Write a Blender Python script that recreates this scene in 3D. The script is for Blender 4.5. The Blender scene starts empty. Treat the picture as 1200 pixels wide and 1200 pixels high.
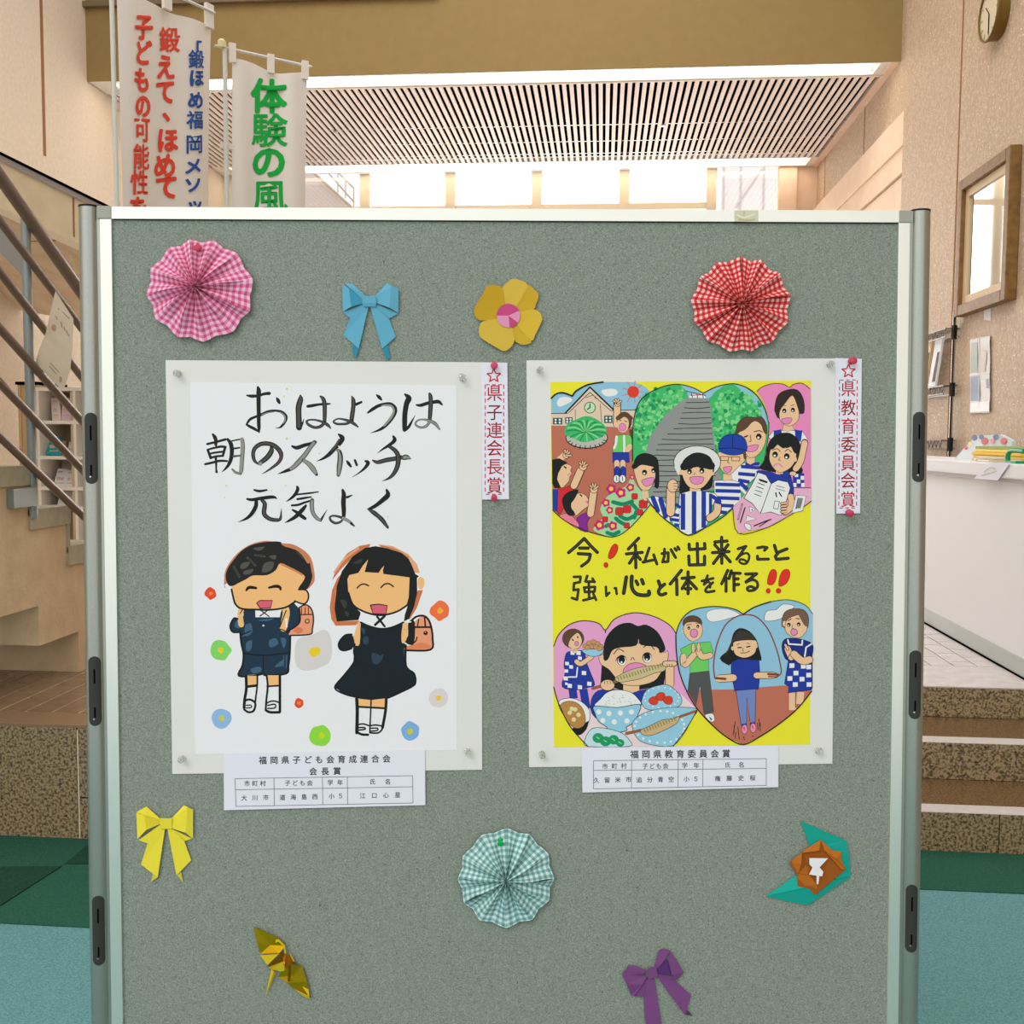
import bpy, bmesh, math, random
from mathutils import Vector, Matrix
from mathutils.geometry import tessellate_polygon
random.seed(7)
scene = bpy.context.scene
# ---------------------------------------------------------------- camera, world, sun, exposure
F = 1200.0                                   # focal length in pixels of the 1200 px frame
YAW, PITCH, ROLL = math.radians(5.0), math.radians(4.05), math.radians(0.38)
CAM = Vector((0, 0, 1.5))
fwd = Vector((-math.sin(YAW)*math.cos(PITCH), math.cos(YAW)*math.cos(PITCH), -math.sin(PITCH)))
right0 = fwd.cross(Vector((0, 0, 1))).normalized()
up0 = right0.cross(fwd)
right = right0*math.cos(ROLL) + up0*math.sin(ROLL)
up = up0*math.cos(ROLL) - right0*math.sin(ROLL)
cam_data = bpy.data.cameras.new('camera'); cam_data.sensor_width = 36; cam_data.lens = 36; cam_data.clip_start = 0.05
cam = bpy.data.objects.new('camera', cam_data); scene.collection.objects.link(cam)
m3 = Matrix((right, up, -fwd)).transposed()
cam.matrix_world = Matrix.Translation(CAM) @ m3.to_4x4()
scene.camera = cam

world = bpy.data.worlds.new('sky'); scene.world = world; world.use_nodes = True
bg = world.node_tree.nodes['Background']; bg.inputs[0].default_value = (1.0, 0.985, 0.97, 1); bg.inputs[1].default_value = 1.1
sun = bpy.data.lights.new('daylight', 'SUN'); sun.energy = 0.9; sun.angle = math.radians(28); sun.color = (1, 0.985, 0.96)
sun_o = bpy.data.objects.new('daylight', sun); scene.collection.objects.link(sun_o)
sun_o.rotation_euler = Vector((0.55, 1.0, -0.95)).to_track_quat('-Z', 'Y').to_euler()
def area(name, loc, target, sx, sy, power, rgb=(1, .93, .84)):
    l = bpy.data.lights.new(name, 'AREA'); l.shape = 'RECTANGLE'; l.size = sx; l.size_y = sy; l.energy = power; l.color = rgb
    o = bpy.data.objects.new(name, l); scene.collection.objects.link(o); o.location = loc
    o.rotation_euler = (Vector(target)-Vector(loc)).to_track_quat('-Z', 'Y').to_euler(); return o
area('hall_fill', (-.5, 6.2, 7.0), (-2.6, 7.4, 0), 5, 2.5, 90, (1, .97, .93))  # unseen fill light, added to brighten the left wall
vs = scene.view_settings
vs.view_transform = 'Standard'; vs.look = 'None'; vs.gamma = 1; vs.exposure = 0.0; vs.use_curve_mapping = False
scene.cycles.max_bounces = 8

# ---------------------------------------------------------------- pixel rays (1200 px frame) used to measure real positions
def ray(x, y): return (right*(x-600) + up*(600-y) + fwd*F).normalized()
def on_axis(x, y, ax, c):
    d = ray(x, y); return CAM + d*((c-CAM[ax])/d[ax])
def aX(x, y, c): return on_axis(x, y, 0, c)
def aY(x, y, c): return on_axis(x, y, 1, c)
def aZ(x, y, c): return on_axis(x, y, 2, c)
def on_plane(x, y, p, n):
    d = ray(x, y); return CAM + d*((p-CAM).dot(n)/d.dot(n))

# ---------------------------------------------------------------- helpers
def lin(c):
    c /= 255.0
    return c/12.92 if c <= 0.04045 else ((c+0.055)/1.055)**2.4
MATS = {}
def mat(name, rgb, rough=0.85, metal=0.0, spec=0.3, k=1.0, noise=None, bump=None, rgb2=None, trans=0, emit=0, two=None):
    if name in MATS: return MATS[name]
    m = bpy.data.materials.new(name); m.use_nodes = True; nt = m.node_tree
    b = nt.nodes['Principled BSDF']
    col = tuple(min(1, lin(c)*k) for c in rgb)+(1,)
    b.inputs['Base Color'].default_value = col; b.inputs['Roughness'].default_value = rough
    b.inputs['Metallic'].default_value = metal; b.inputs['Specular IOR Level'].default_value = spec
    if trans: b.inputs['Transmission Weight'].default_value = trans
    if emit:
        b.inputs['Emission Color'].default_value = col; b.inputs['Emission Strength'].default_value = emit
    tc = None
    if noise or bump:
        tc = nt.nodes.new('ShaderNodeTexCoord')
    if noise:                                   # (scale, detail, low, high)
        n = nt.nodes.new('ShaderNodeTexNoise'); n.inputs['Scale'].default_value = noise[0]; n.inputs['Detail'].default_value = noise[1]
        nt.links.new(tc.outputs['Object'], n.inputs['Vector'])
        r = nt.nodes.new('ShaderNodeValToRGB'); r.color_ramp.elements[0].position = noise[2]; r.color_ramp.elements[1].position = noise[3]
        r.color_ramp.elements[0].color = col; r.color_ramp.elements[1].color = tuple(min(1, lin(c)*k) for c in (rgb2 or rgb))+(1,)
        nt.links.new(n.outputs['Fac'], r.inputs[0]); out = r.outputs[0]
        if two:                                 # second noise (scale, detail, low, high, rgb)
            n2 = nt.nodes.new('ShaderNodeTexNoise'); n2.inputs['Scale'].default_value = two[0]; n2.inputs['Detail'].default_value = two[1]
            nt.links.new(tc.outputs['Object'], n2.inputs['Vector'])
            r2 = nt.nodes.new('ShaderNodeValToRGB'); r2.color_ramp.elements[0].position = two[2]; r2.color_ramp.elements[1].position = two[3]
            nt.links.new(n2.outputs['Fac'], r2.inputs[0])
            mx = nt.nodes.new('ShaderNodeMix'); mx.data_type = 'RGBA'
            nt.links.new(r2.outputs[0], mx.inputs[0]); nt.links.new(out, mx.inputs[6])
            mx.inputs[7].default_value = tuple(min(1, lin(c)*k) for c in two[4])+(1,)
            out = mx.outputs[2]
        nt.links.new(out, b.inputs['Base Color'])
    if bump:                                    # (scale, strength, distance)
        n = nt.nodes.new('ShaderNodeTexNoise'); n.inputs['Scale'].default_value = bump[0]; n.inputs['Detail'].default_value = 4
        nt.links.new(tc.outputs['Object'], n.inputs['Vector'])
        bp = nt.nodes.new('ShaderNodeBump'); bp.inputs['Strength'].default_value = bump[1]; bp.inputs['Distance'].default_value = bump[2]
        nt.links.new(n.outputs['Fac'], bp.inputs['Height']); nt.links.new(bp.outputs[0], b.inputs['Normal'])
    MATS[name] = m
    return m
col = scene.collection
def world_loc(o):
    v = Vector((0, 0, 0))
    while o: v = v + o.location; o = o.parent
    return v
def tag(o, label=None, cat=None, group=None, kind=None):
    if label: o['label'] = label
    if cat: o['category'] = cat
    if group: o['group'] = group
    if kind: o['kind'] = kind
    return o
def empty(name, loc, label=None, cat=None, group=None, kind=None):
    o = bpy.data.objects.new(name, None); col.objects.link(o); o.location = loc; o.empty_display_size = 0.05
    return tag(o, label, cat, group, kind)
class MB:
    """collects world-space faces, links them as one mesh object"""
    def __init__(s): s.v = []; s.f = []; s.m = []; s.mats = []; s.uv = {}
    def mi(s, m):
        if m not in s.mats: s.mats.append(m)
        return s.mats.index(m)
    def poly(s, pts, m, uv=None):
        b = len(s.v); s.v += [Vector(p) for p in pts]; s.f.append(list(range(b, b+len(pts)))); s.m.append(s.mi(m))
        if uv: s.uv[len(s.f)-1] = uv
        return s
    def hexa(s, a, c, m):                       # two quads (same winding) joined
        b = len(s.v); s.v += [Vector(p) for p in list(a)+list(c)]; n = len(a); k = s.mi(m)
        s.f.append([b+i for i in range(n)]); s.f.append([b+n+i for i in reversed(range(n))])
        for i in range(n): j = (i+1) % n; s.f.append([b+j, b+i, b+n+i, b+n+j])
        s.m += [k]*(n+2); return s
    def box(s, x0, x1, y0, y1, z0, z1, m):
        return s.hexa([(x0,y0,z0),(x1,y0,z0),(x1,y0,z1),(x0,y0,z1)], [(x0,y1,z0),(x1,y1,z0),(x1,y1,z1),(x0,y1,z1)], m)
    def obox(s, c, ax, ay, az, m):              # oriented box: centre, three half vectors
        c, ax, ay, az = map(Vector, (c, ax, ay, az))
        return s.hexa([c-ax-ay-az, c+ax-ay-az, c+ax-ay+az, c-ax-ay+az], [c-ax+ay-az, c+ax+ay-az, c+ax+ay+az, c-ax+ay+az], m)
    def tube(s, p, q, r, m, n=16, r2=None, caps=True):
        p, q = Vector(p), Vector(q); d = (q-p).normalized(); a = d.orthogonal().normalized(); c = d.cross(a)
        r2 = r if r2 is None else r2; b = len(s.v); k = s.mi(m)
        for (o, rr) in ((p, r), (q, r2)):
            for i in range(n):
                t = 2*math.pi*i/n; s.v.append(o+(a*math.cos(t)+c*math.sin(t))*rr)
        for i in range(n): j = (i+1) % n; s.f.append([b+i, b+j, b+n+j, b+n+i]); s.m.append(k)
        if caps: s.f.append([b+i for i in reversed(range(n))]); s.f.append([b+n+i for i in range(n)]); s.m += [k, k]
        return s
    def path(s, pts, r, m, n=10):
        for a, b in zip(pts, pts[1:]): s.tube(a, b, r, m, n)
        return s
    def lathe(s, p, ax, prof, m, n=20):         # prof: (distance along axis, radius)
        p, d = Vector(p), Vector(ax).normalized(); a = d.orthogonal().normalized(); c = d.cross(a); b = len(s.v); k = s.mi(m)
        for (t, r) in prof:
            for i in range(n):
                u = 2*math.pi*i/n; s.v.append(p+d*t+(a*math.cos(u)+c*math.sin(u))*r)
        for j in range(len(prof)-1):
            for i in range(n):
                i2 = (i+1) % n; s.f.append([b+j*n+i, b+j*n+i2, b+(j+1)*n+i2, b+(j+1)*n+i]); s.m.append(k)
        s.f.append([b+i for i in reversed(range(n))]); s.f.append([b+(len(prof)-1)*n+i for i in range(n)]); s.m += [k, k]
        return s
    def build(s, name, parent=None, smooth=False, label=None, cat=None, group=None, kind=None, origin=None, solid=None, bevel=None):
        if parent is not None: o3 = world_loc(parent)
        elif origin is not None: o3 = Vector(origin)
        else:
            xs = [v.x for v in s.v]; ys = [v.y for v in s.v]; zs = [v.z for v in s.v]
            o3 = Vector(((min(xs)+max(xs))/2, (min(ys)+max(ys))/2, min(zs)))
        me = bpy.data.meshes.new(name); me.from_pydata([tuple(v-o3) for v in s.v], [], s.f)
        for m in s.mats: me.materials.append(m)
        me.polygons.foreach_set('material_index', s.m)
        if s.uv:
            ul = me.uv_layers.new(name='UVMap')
            for p in me.polygons:
                if p.index in s.uv:
                    for li, c in zip(p.loop_indices, s.uv[p.index]): ul.data[li].uv = c
        if smooth:
            me.polygons.foreach_set('use_smooth', [True]*len(me.polygons))
            try: me.set_sharp_from_angle(angle=math.radians(40))
            except Exception: pass
        me.update()
        o = bpy.data.objects.new(name, me); col.objects.link(o)
        if parent is not None: o.parent = parent
        else: o.location = o3
        if bevel:
            md = o.modifiers.new('bevel', 'BEVEL'); md.width = bevel; md.segments = 2; md.limit_method = 'ANGLE'
        if solid:
            md = o.modifiers.new('thickness', 'SOLIDIFY'); md.thickness = solid; md.offset = 0
        return tag(o, label, cat, group, kind)
def dup(root, loc, label=None):
    r = root.copy(); col.objects.link(r); r.location = loc
    if label: r['label'] = label
    for ch in root.children:
        c = ch.copy(); col.objects.link(c); c.parent = r
        for g in ch.children:
            d = g.copy(); col.objects.link(d); d.parent = c
    return r

# ---------------------------------------------------------------- flat print: fills, pen strokes and glyphs laid on any surface map
def cr(pts, closed=False, k=4):
    n = len(pts); out = []
    if n < 3 and not closed: return [tuple(p) for p in pts]
    rng = n if closed else n-1
    for i in range(rng):
        if closed: p = [pts[(i+j) % n] for j in (-1, 0, 1, 2)]
        else: p = [pts[max(i-1, 0)], pts[i], pts[i+1], pts[min(i+2, n-1)]]
        for j in range(k):
            t = j/k
            out.append(tuple(0.5*(2*b+(c-a)*t+(2*a-5*b+4*c-d)*t*t+(3*b-a-3*c+d)*t**3) for a, b, c, d in zip(*p)))
    if not closed: out.append(tuple(pts[-1]))
    return out
GLY = {}
def glyph_tris(ch):
    if ch in GLY: return GLY[ch]
    c = bpy.data.curves.new('t', 'FONT'); c.body = ch; c.size = 1; c.resolution_u = 3
    o = bpy.data.objects.new('t', c); col.objects.link(o)
    dg = bpy.context.evaluated_depsgraph_get(); dg.update()
    me = o.evaluated_get(dg).to_mesh(); me.calc_loop_triangles()
    r = [[tuple(me.vertices[i].co[:2]) for i in t.vertices] for t in me.loop_triangles]
    o.evaluated_get(dg).to_mesh_clear(); bpy.data.objects.remove(o); bpy.data.curves.remove(c)
    GLY[ch] = r; return r
class Art:
    def __init__(s, mp, h0=0.0, dh=1.5e-6, lw=1.0): s.lw = lw; s.mp = mp; s.h = h0; s.dh = dh; s.mb = MB(); s.o = (0, 0, 1)
    def at(s, ox, oy, k): s.o = (ox, oy, k); return s
    def P(s, t):
        out = []
        for w in t.split():
            out.append(tuple(float(c) for c in w.split(',')))
        return out
    def T(s, x, y): return (s.o[0]+x*s.o[2], s.o[1]+y*s.o[2])
    def up(s): s.h += s.dh
    def _tri(s, tri, m):
        a, b, c = tri
        if (b[0]-a[0])*(c[1]-a[1])-(b[1]-a[1])*(c[0]-a[0]) > 0: tri = (a, c, b)
        s.mb.poly([s.mp(x, y, s.h) for x, y in tri], m)
    def fill(s, m, t, smooth=True, ol=None, w=0.8):
        pts = s.P(t) if isinstance(t, str) else t
        ctrl = [s.T(*p[:2]) for p in pts]
        q = cr(ctrl, True, 3) if smooth else ctrl
        s.up()
        for tr in tessellate_polygon([[Vector((x, y, 0)) for x, y in q]]):
            s._tri([q[i] for i in tr], m)
        if ol: s._rib([(x, y, w) for x, y in q]+[(q[0][0], q[0][1], w)], ol)
        return s
    def _rib(s, q, m):
        s.up(); n = len(q); L = []; R = []
        for i, (x, y, w) in enumerate(q):
            a = q[max(i-1, 0)]; b = q[min(i+1, n-1)]; dx, dy = b[0]-a[0], b[1]-a[1]; l = math.hypot(dx, dy) or 1
            nx, ny = -dy/l*w/2, dx/l*w/2; L.append((x+nx, y+ny)); R.append((x-nx, y-ny))
        for i in range(n-1): s._tri([L[i], R[i], R[i+1]], m); s._tri([L[i], R[i+1], L[i+1]], m)
    def disc(s, m, x, y, r, n=8, ry=None, ol=None, w=0.6, raw=False):
        X, Y = (x, y) if raw else s.T(x, y); k = 1 if raw else s.o[2]; s.up()
        ry = (ry if ry is not None else r)*k; rx = r*k
        q = [(X+rx*math.cos(2*math.pi*i/n), Y+ry*math.sin(2*math.pi*i/n)) for i in range(n)]
        for i in range(1, n-1): s._tri([q[0], q[i], q[i+1]], m)
        if ol: s._rib([(a, b, w) for a, b in q+[q[0], q[1]]], ol)
        return s
    def line(s, m, t, w=None, smooth=True, caps=True, core=None, cw=0.45):
        """pen or brush stroke; points x,y or x,y,width (width in the same units as x,y); w = default width"""
        pts = s.P(t) if isinstance(t, str) else t; k = s.o[2]
        lw = w; ctrl = []
        for p in pts:
            if len(p) > 2: lw = p[2]
            ctrl.append((*s.T(p[0], p[1]), lw*k*s.lw))
        q = cr(ctrl, False, 4) if smooth and len(ctrl) > 2 else ctrl
        if smooth or len(ctrl) < 3: s._rib(q, m)
        else:
            for a, b in zip(q, q[1:]): s._rib([a, b], m)
        if caps:
            h = s.h
            for p in ([q[0], q[-1]] if smooth else q):
                if p[2] > 0.5: s.h = h; s.disc(m, p[0], p[1], p[2]/2, 8, raw=True)
            s.h = h+s.dh
        if core: s.line(core, [(p[0], p[1], (p[2] if len(p) > 2 else w)*cw) for p in pts], w and w*cw, smooth, False)
        return s
    def glyph(s, m, ch, cx, cy, w, h=None, bold=0.0, skew=0.0):
        h = h or w; s.up()
        offs = [(0, 0)] if not bold else [(bold*math.cos(a*math.pi/4), bold*math.sin(a*math.pi/4)) for a in range(8)]
        for dx, dy in offs:
            for tr in glyph_tris(ch):
                s._tri([s.T(cx+(x-0.5+dx)*w, cy-(y-0.38+dy)*h+skew*(x-0.5)*w) for x, y in tr], m)
            s.h += s.dh*0.05
        return s
    def text(s, m, t, x0, x1, y0, y1, size, bold=0.0, hsc=1.0):
        n = len(t)
        for i, ch in enumerate(t):
            if ch in ' 　': continue
            f = i/(n-1) if n > 1 else 0.5
            s.glyph(m, ch, x0+(x1-x0)*f, y0+(y1-y0)*f, size*hsc, size, bold)
        return s
    def build(s, name, parent, **k): return s.mb.build(name, parent, **k)
# ---------------------------------------------------------------- materials
K = 1.02
cream = mat('wall_plaster', (212,197,176), .9, noise=(30,4,.35,.65), rgb2=(219,205,184), bump=(120,.25,.004))
glit = mat('glitter_wallpaper', (184,158,130), .55, noise=(34,6,.40,.62), rgb2=(198,175,150), bump=(70,.7,.006), two=(62,2,.66,.70,(250,238,215)))  # pale specks put the glints of the wallpaper into the colour
peach = mat('smooth_peach', (238,212,188), .8, noise=(5,3,.3,.7), rgb2=(232,204,178))
tan = mat('beam_paint', (150,126,80), .85, noise=(9,4,.3,.7), rgb2=(145,121,75))
dark = mat('void_black', (12,9,8), .95, spec=0.0)
slatm = mat('slat_white', (246,232,222), .6)
white = mat('white_paint', (232,228,222), .6)
groove = mat('joint_brown', (150,104,66), .9)
mull = mat('mullion', (218,204,180), .6)
lampm = mat('lamp_diffuser', (255,240,222), .5, emit=4.6)
granite = mat('granite', (84,70,50), .45, spec=.5, noise=(100,6,.40,.56), rgb2=(164,142,106), two=(64,5,.60,.68,(38,34,28)))
granite_t = mat('granite_tread', (92,70,46), .22, spec=.6, noise=(120,5,.38,.60), rgb2=(124,95,62))
tread_sheen = mat('tread_sheen_pale', (214,206,200), .3, noise=(40,3,.3,.7), rgb2=(200,192,188))  # bright reflection on the tread fronts, put into the colour
tile_l = mat('floor_tile', (148,120,92), .14, spec=.7, noise=(14,3,.3,.7), rgb2=(132,106,80))
tile_r = mat('tile_glare', (206,196,192), .16, spec=.6, noise=(14,3,.3,.7), rgb2=(194,182,178))  # same glossy floor as the left, its bright reflection painted in
grout = mat('grout', (236,222,200), .6)
carpet = mat('teal_carpet', (96,146,150), .98, spec=.05, noise=(160,5,.35,.65), rgb2=(122,172,174), bump=(260,.9,.006))
carpet_d = mat('shaded_carpet', (42,88,72), .98, spec=.05, noise=(160,5,.35,.65), rgb2=(56,104,86), bump=(260,.8,.005))  # same carpet with shade put into its colour
carpet_e = mat('deep_shaded_carpet', (34,68,54), .98, spec=.05, noise=(160,5,.35,.65), rgb2=(46,82,66), bump=(260,.8,.005))  # deeper tone of the painted carpet shade
concrete = mat('concrete', (222,198,164), .9, noise=(9,7,.3,.7), rgb2=(206,180,144), bump=(60,.4,.006), two=(30,4,.68,.76,(226,200,164)))
paleconc = mat('pale_concrete', (222,205,172), .85, noise=(6,5,.3,.7), rgb2=(206,188,156))
soff = mat('soffit', (232,214,190), .9, noise=(4,5,.3,.7), rgb2=(214,194,168))
slab = mat('slab_edge', (190,184,160), .8, noise=(30,3,.3,.7), rgb2=(176,168,146))
steel = mat('rail_steel', (128,114,104), .35, metal=.6, spec=.5)
steelg = mat('post_steel', (148,156,156), .4, metal=.4, spec=.5)
alu = mat('aluminium', (178,182,174), .34, metal=.85, noise=(900,2,.3,.7), rgb2=(164,168,160))
aluw = mat('aluminium_satin_white', (240,242,232), .32, metal=.8)
alug = mat('corner_grey', (166,166,154), .55)
blackp = mat('black_plastic', (18,18,16), .5)
plate = mat('plate_grey', (52,54,50), .5)
felt = mat('grey_felt', (112,122,112), .98, spec=.05, noise=(520,6,.30,.70), rgb2=(162,170,158), bump=(500,.6,.002), two=(210,5,.68,.74,(88,94,86)))
paper = mat('mount_paper', (228,227,222), .9, noise=(3,3,.3,.7), rgb2=(232,231,226))
wpaper = mat('white_paper', (238,238,241), .85)
wcool = mat('copy_paper', (232,232,244), .85)
wood = mat('frame_wood', (140,104,56), .5, noise=(22,4,.3,.7), rgb2=(112,80,42))
woodp = mat('frame_pale', (206,180,142), .5)
mirror = mat('picture_glass', (225,228,225), .03, metal=.95)
chrome = mat('chrome', (200,196,190), .2, metal=.95)
shelfw = mat('shelf_white', (240,234,226), .6)
shelfb = mat('shelf_beige', (206,188,156), .7)
counterw = mat('counter_white', (230,230,232), .55)
kick = mat('counter_kick', (178,182,176), .4)
cloth = mat('banner_cloth', (232,222,212), .8)

# ---------------------------------------------------------------- building shell
XR = 2.6
YB = aX(1046, 100, XR).y; XL = aY(101, 60, YB).x
PZ = 0.435                                              # raised floor level
ZT = aY(570, 83.5, YB).z; YF = aZ(640, 199.5, ZT).y+.06                                  # underside of the deep beam
area('window_daylight', (aY(640,220,YF).x, YF+.5, 2.7), (aY(640,220,YF).x, YF-5, 3.0), 4.6, 4.6, 330, (1, .98, .96))
print('DIM', XL, YB, ZT, YF)
def slabbox(name, x0,x1,y0,y1,z0,z1,m, kind='structure', parent=None, **k):
    return MB().box(x0,x1,y0,y1,z0,z1,m).build(name, parent, kind=kind, **k)
YE = aZ(40, 848, PZ).y                                   # edge of the platform on the left
y1 = aZ(1140, 1000, 0).y; y2 = aZ(1140, 914, .15).y; y3 = aZ(1140, 841, .30).y
fl = slabbox('floor', -4.6, 2.7, -5, YE+.02, -.12, 0, carpet)
# shade on the carpet before the steps, painted as strips of darker green
def strip(name, pts, m, h=.004):
    MB().hexa([Vector((p.x,p.y,0)) for p in pts], [Vector((p.x,p.y,h)) for p in pts], m).build(name, fl)
a, b = aZ(1085, 1043, 0), aZ(1200, 1043, 0)
strip('carpet_shade', [Vector((.4,a.y,0)), Vector((2.65,a.y,0)), Vector((2.65,y1,0)), Vector((.4,y1,0))], carpet_d)
yl = aZ(50, 1085, 0).y; ym = aZ(50, 1016, 0).y
strip('carpet_shade', [Vector((-4.5,yl,0)), Vector((.4,yl,0)), Vector((.4,YE,0)), Vector((-4.5,YE,0))], carpet_d)
strip('carpet_shade', [aZ(-260,1020,.004), aZ(72,1016,.004), aZ(-4,1065,.004), aZ(-260,1100,.004)], carpet_e, .008)
strip('carpet_shade', [aZ(76,1013,.004), aZ(104,990,.004), aZ(160,990,.004), aZ(160,1013,.004)], carpet_e, .008)
CXP = (aZ(1085, 729, PZ).x+aZ(1200, 797, PZ).x)/2-.01
plat = empty('floor_platform', (0, YE, 0), kind='structure')
SX = .45                                                # where the wall of the platform turns into steps
MB().box(XL-.1, SX, YE+.02, YF+.4, -.1, PZ-.012, granite_t).build('platform_base', plat)
MB().box(SX+.005, XR+.1, y3+.37, YF+.4, -.1, PZ-.012, granite_t).build('platform_base', plat)
gx = aY(91, 900, YE).x
xx = gx-1.8*2
while xx < SX-.01:                                      # granite cladding slabs, joints open
    x2 = min(xx+1.8, SX); zj = aY(91, 935, YE).z if xx >= gx-.01 else None
    zs = [(0.0, PZ-.012)] if zj is None else [(0.0, zj-.003), (zj+.003, PZ-.012)]
    for z0, z1 in zs:
        MB().box(max(xx, XL)+.003, x2-.003, YE, YE+.02, z0, z1, granite).build('granite_slab', plat, bevel=.002)
    xx += 1.8
MB().box(gx-.003, gx+.003, YE+.004, YE+.02, 0, PZ-.02, grout).build('slab_joint', plat)
# tiles on the raised floor: joints run along the building and across it
for side in (0, 1):
    m = tile_l if side == 0 else tile_r
    x0, x1, ys = (XL, SX, YE) if side == 0 else (SX+.01, XR, y3+.002)
    ew = .16 if side == 0 else aZ(1140, 781, PZ).y-ys
    MB().box(x0, x1, ys, ys+ew, PZ-(.012 if side == 0 else .006), PZ, m if side else mat('edge_tile', (140,112,84), .3, spec=.5)).build('edge_tile', plat, bevel=.001)
    cw_, cd_ = .108, .205; n = 0; jx, jy = (.007, .007) if side == 0 else (.007, .009)
    xx, c_i = (-3.62, 0) if side == 0 else (1.15, 0)
    while xx < (-1.75 if side == 0 else CXP):
        yy = ys+ew+.003-(cd_/2 if c_i % 2 else 0)
        while yy < (5.3 if side == 0 else 8.5) and n < 290:
            ya_ = max(yy, ys+ew+.003)
            if yy+cd_-jy > ya_: MB().box(xx, xx+cw_-jx, ya_, yy+cd_-jy, PZ-.012, PZ+random.uniform(-.0004,.0004), m).build('floor_tile', plat); n += 1
            yy += cd_
        xx += cw_; c_i += 1
    MB().box(x0, x1, ys+ew, YF+.4, PZ-.02, PZ-.0025, grout if side == 0 else mat('pale_grout', (150,130,116), .7)).build('tile_bed', plat)
MB().box(-1.74, SX, YE+.17, 8.6, PZ-.012, PZ-.0005, tile_l).build('floor_tile_field', plat)
MB().box(SX+.01, 1.145, aZ(1140, 781, PZ).y+.003, 8.6, PZ-.012, PZ-.0005, tile_r).build('floor_tile_field', plat)
tilefar = MB().box(XL, XR, 8.62, YF+.4, PZ-.02, PZ, tile_r).build('floor_far', plat)
st = empty('floor_steps', (1.5, y1, 0), kind='structure')
for i, ys in enumerate((y1, y2, y3)):
    z0 = .15*i; z1 = z0+.15 if i < 2 else PZ-.005
    ye = (y2, y3, y3+.36)[i]
    for (xa, xb) in (((SX, aY(1171, 980, y1).x), (aY(1171, 980, y1).x, XR)) if i == 0 else ((SX, XR),)):
        MB().box(xa+.002, xb-.002, ys, ys+.03, z0, z1-.002, granite).build('riser', st, bevel=.0015)
    if i < 2:
        MB().box(SX, XR, ys+.001, ys+.085, z1-.002, z1, tread_sheen).build('tread_sheen', st)  # pale strip painting the sheen along the tread front
        MB().box(SX, XR, ys+.085, ye+.01, z1-.03, z1-.001, granite_t).build('tread', st)
    MB().box(SX, XR, ys+.03, ye+.02, -.05, z1-.03 if i < 2 else z1-.003, granite_t).build('step_core', st)
MB().box(SX-.002, SX+.004, y1-.001, y3+.37, 0, PZ, granite).build('side_cheek', st)

# right wall of glitter paper, its groove, and the recessed bay beyond it
yc = aX(1057, 200, XR).y
wr = slabbox('wall_right', XR, XR+.2, -1.5, yc, -.1, 7.2, glit)
yg = aX(1120.5, 250, XR).y
MB().box(XR-.003, XR+.004, yg-.012, yg+.012, 0, 7.2, groove).build('panel_groove', wr)
XR2 = XR+.07
bay = slabbox('wall_right_bay', XR2, XR2+.15, yc, YF+.6, -.1, 7.2, glit)
def zband(x, y): return aX(x, y, XR2-.06).z
zb1, zb2, zb3 = zband(1052, 138), zband(1052, 176), zband(1052, 206)
MB().box(XR2-.065, XR2+.01, yc+.01, YF, zb2, zb1, peach).build('wall_ledge', bay)
MB().box(XR2-.045, XR2+.01, yc+.01, YF, zb3+.012, zb2, peach).build('wall_ledge', bay)
MB().box(XR2-.02, XR2+.01, yc+.01, YF, 0, zb3, peach).build('wall_lining', bay)
for px in (1013, 968):
    yj = aX(px, 160, XR2).y
    MB().box(XR2-.004, XR2+.002, yj-.006, yj+.006, zb1, ZT, groove).build('panel_groove', bay)
# left wall, with its own groove
wl = slabbox('wall_left', XL-.2, XL, -.5, YF+.6, -.1, 7.2, cream)
yj = aX(50, 90, XL).y; zj = aX(53, 183, XL).z
MB().box(XL-.002, XL+.004, yj-.022, yj+.022, zj, 7.2, groove).build('panel_groove', wl)
# deep beam between the walls and the strip of light under its far side
zt2 = aY(300, 4, YB).z
bm_ = slabbox('ceiling_beam', XL, XR+.07, YB, YB+.02, ZT, 7.2, tan)
MB().box(XL, -1.6, YB-.06, YB, zt2, zt2+.05, mat('beam_trim_grey', (120,104,80), .8)).build('beam_trim', bm_)  # greyish ledge along the top of the beam
def light_trough(ya, yb, z):
    t = empty('ceiling_light', ((XL+XR)/2, (ya+yb)/2, z), 'long white light trough recessed beside the slatted ceiling, '+('under the tan beam' if ya < 10 else 'above the far windows'), 'light', 'light troughs of the slatted ceiling')
    MB().box(XL+.25, XR-.12, ya+.05, yb-.05, z+.03, z+.04, lampm).build('diffuser', t)
    f = MB()
    f.box(XL+.01, XR-.01, ya, ya+.03, z-.004, z+.045, white).box(XL+.01, XR-.01, yb-.04, yb, z-.004, z+.045, white)
    f.box(XL+.01, XL+.22, ya+.03, yb-.04, z-.002, z+.045, white).box(XR-.10, XR-.01, ya+.03, yb-.04, z-.002, z+.045, white)
    f.build('trough_frame', t)
ys1 = aY(600, 96, 9.4).y
def y_at_z(x, y, z): return aZ(x, y, z).y
s0 = y_at_z(700, 96.5, ZT); s1 = y_at_z(640, 189.5, ZT); s2 = y_at_z(640, 199.5, ZT)
light_trough(YB+.02, s0, ZT+.004)
light_trough(s1, s2, ZT+.004)
ceil = empty('ceiling', ((XL+XR)/2, (s0+s1)/2, ZT), kind='structure')
MB().box(XL, XR, s0, s1, ZT+.06, ZT+.4, dark).build('ceiling_void', ceil)
MB().box(XL, XR+.1, YB+.12, YF+.2, ZT+.05+.35, ZT+.5, dark).build('ceiling_deck', ceil)
MB().box(XR-.01, XR2+.02, YB+.02, YF+.1, ZT, ZT+.4, peach).build('ceiling_margin', ceil)
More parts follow.
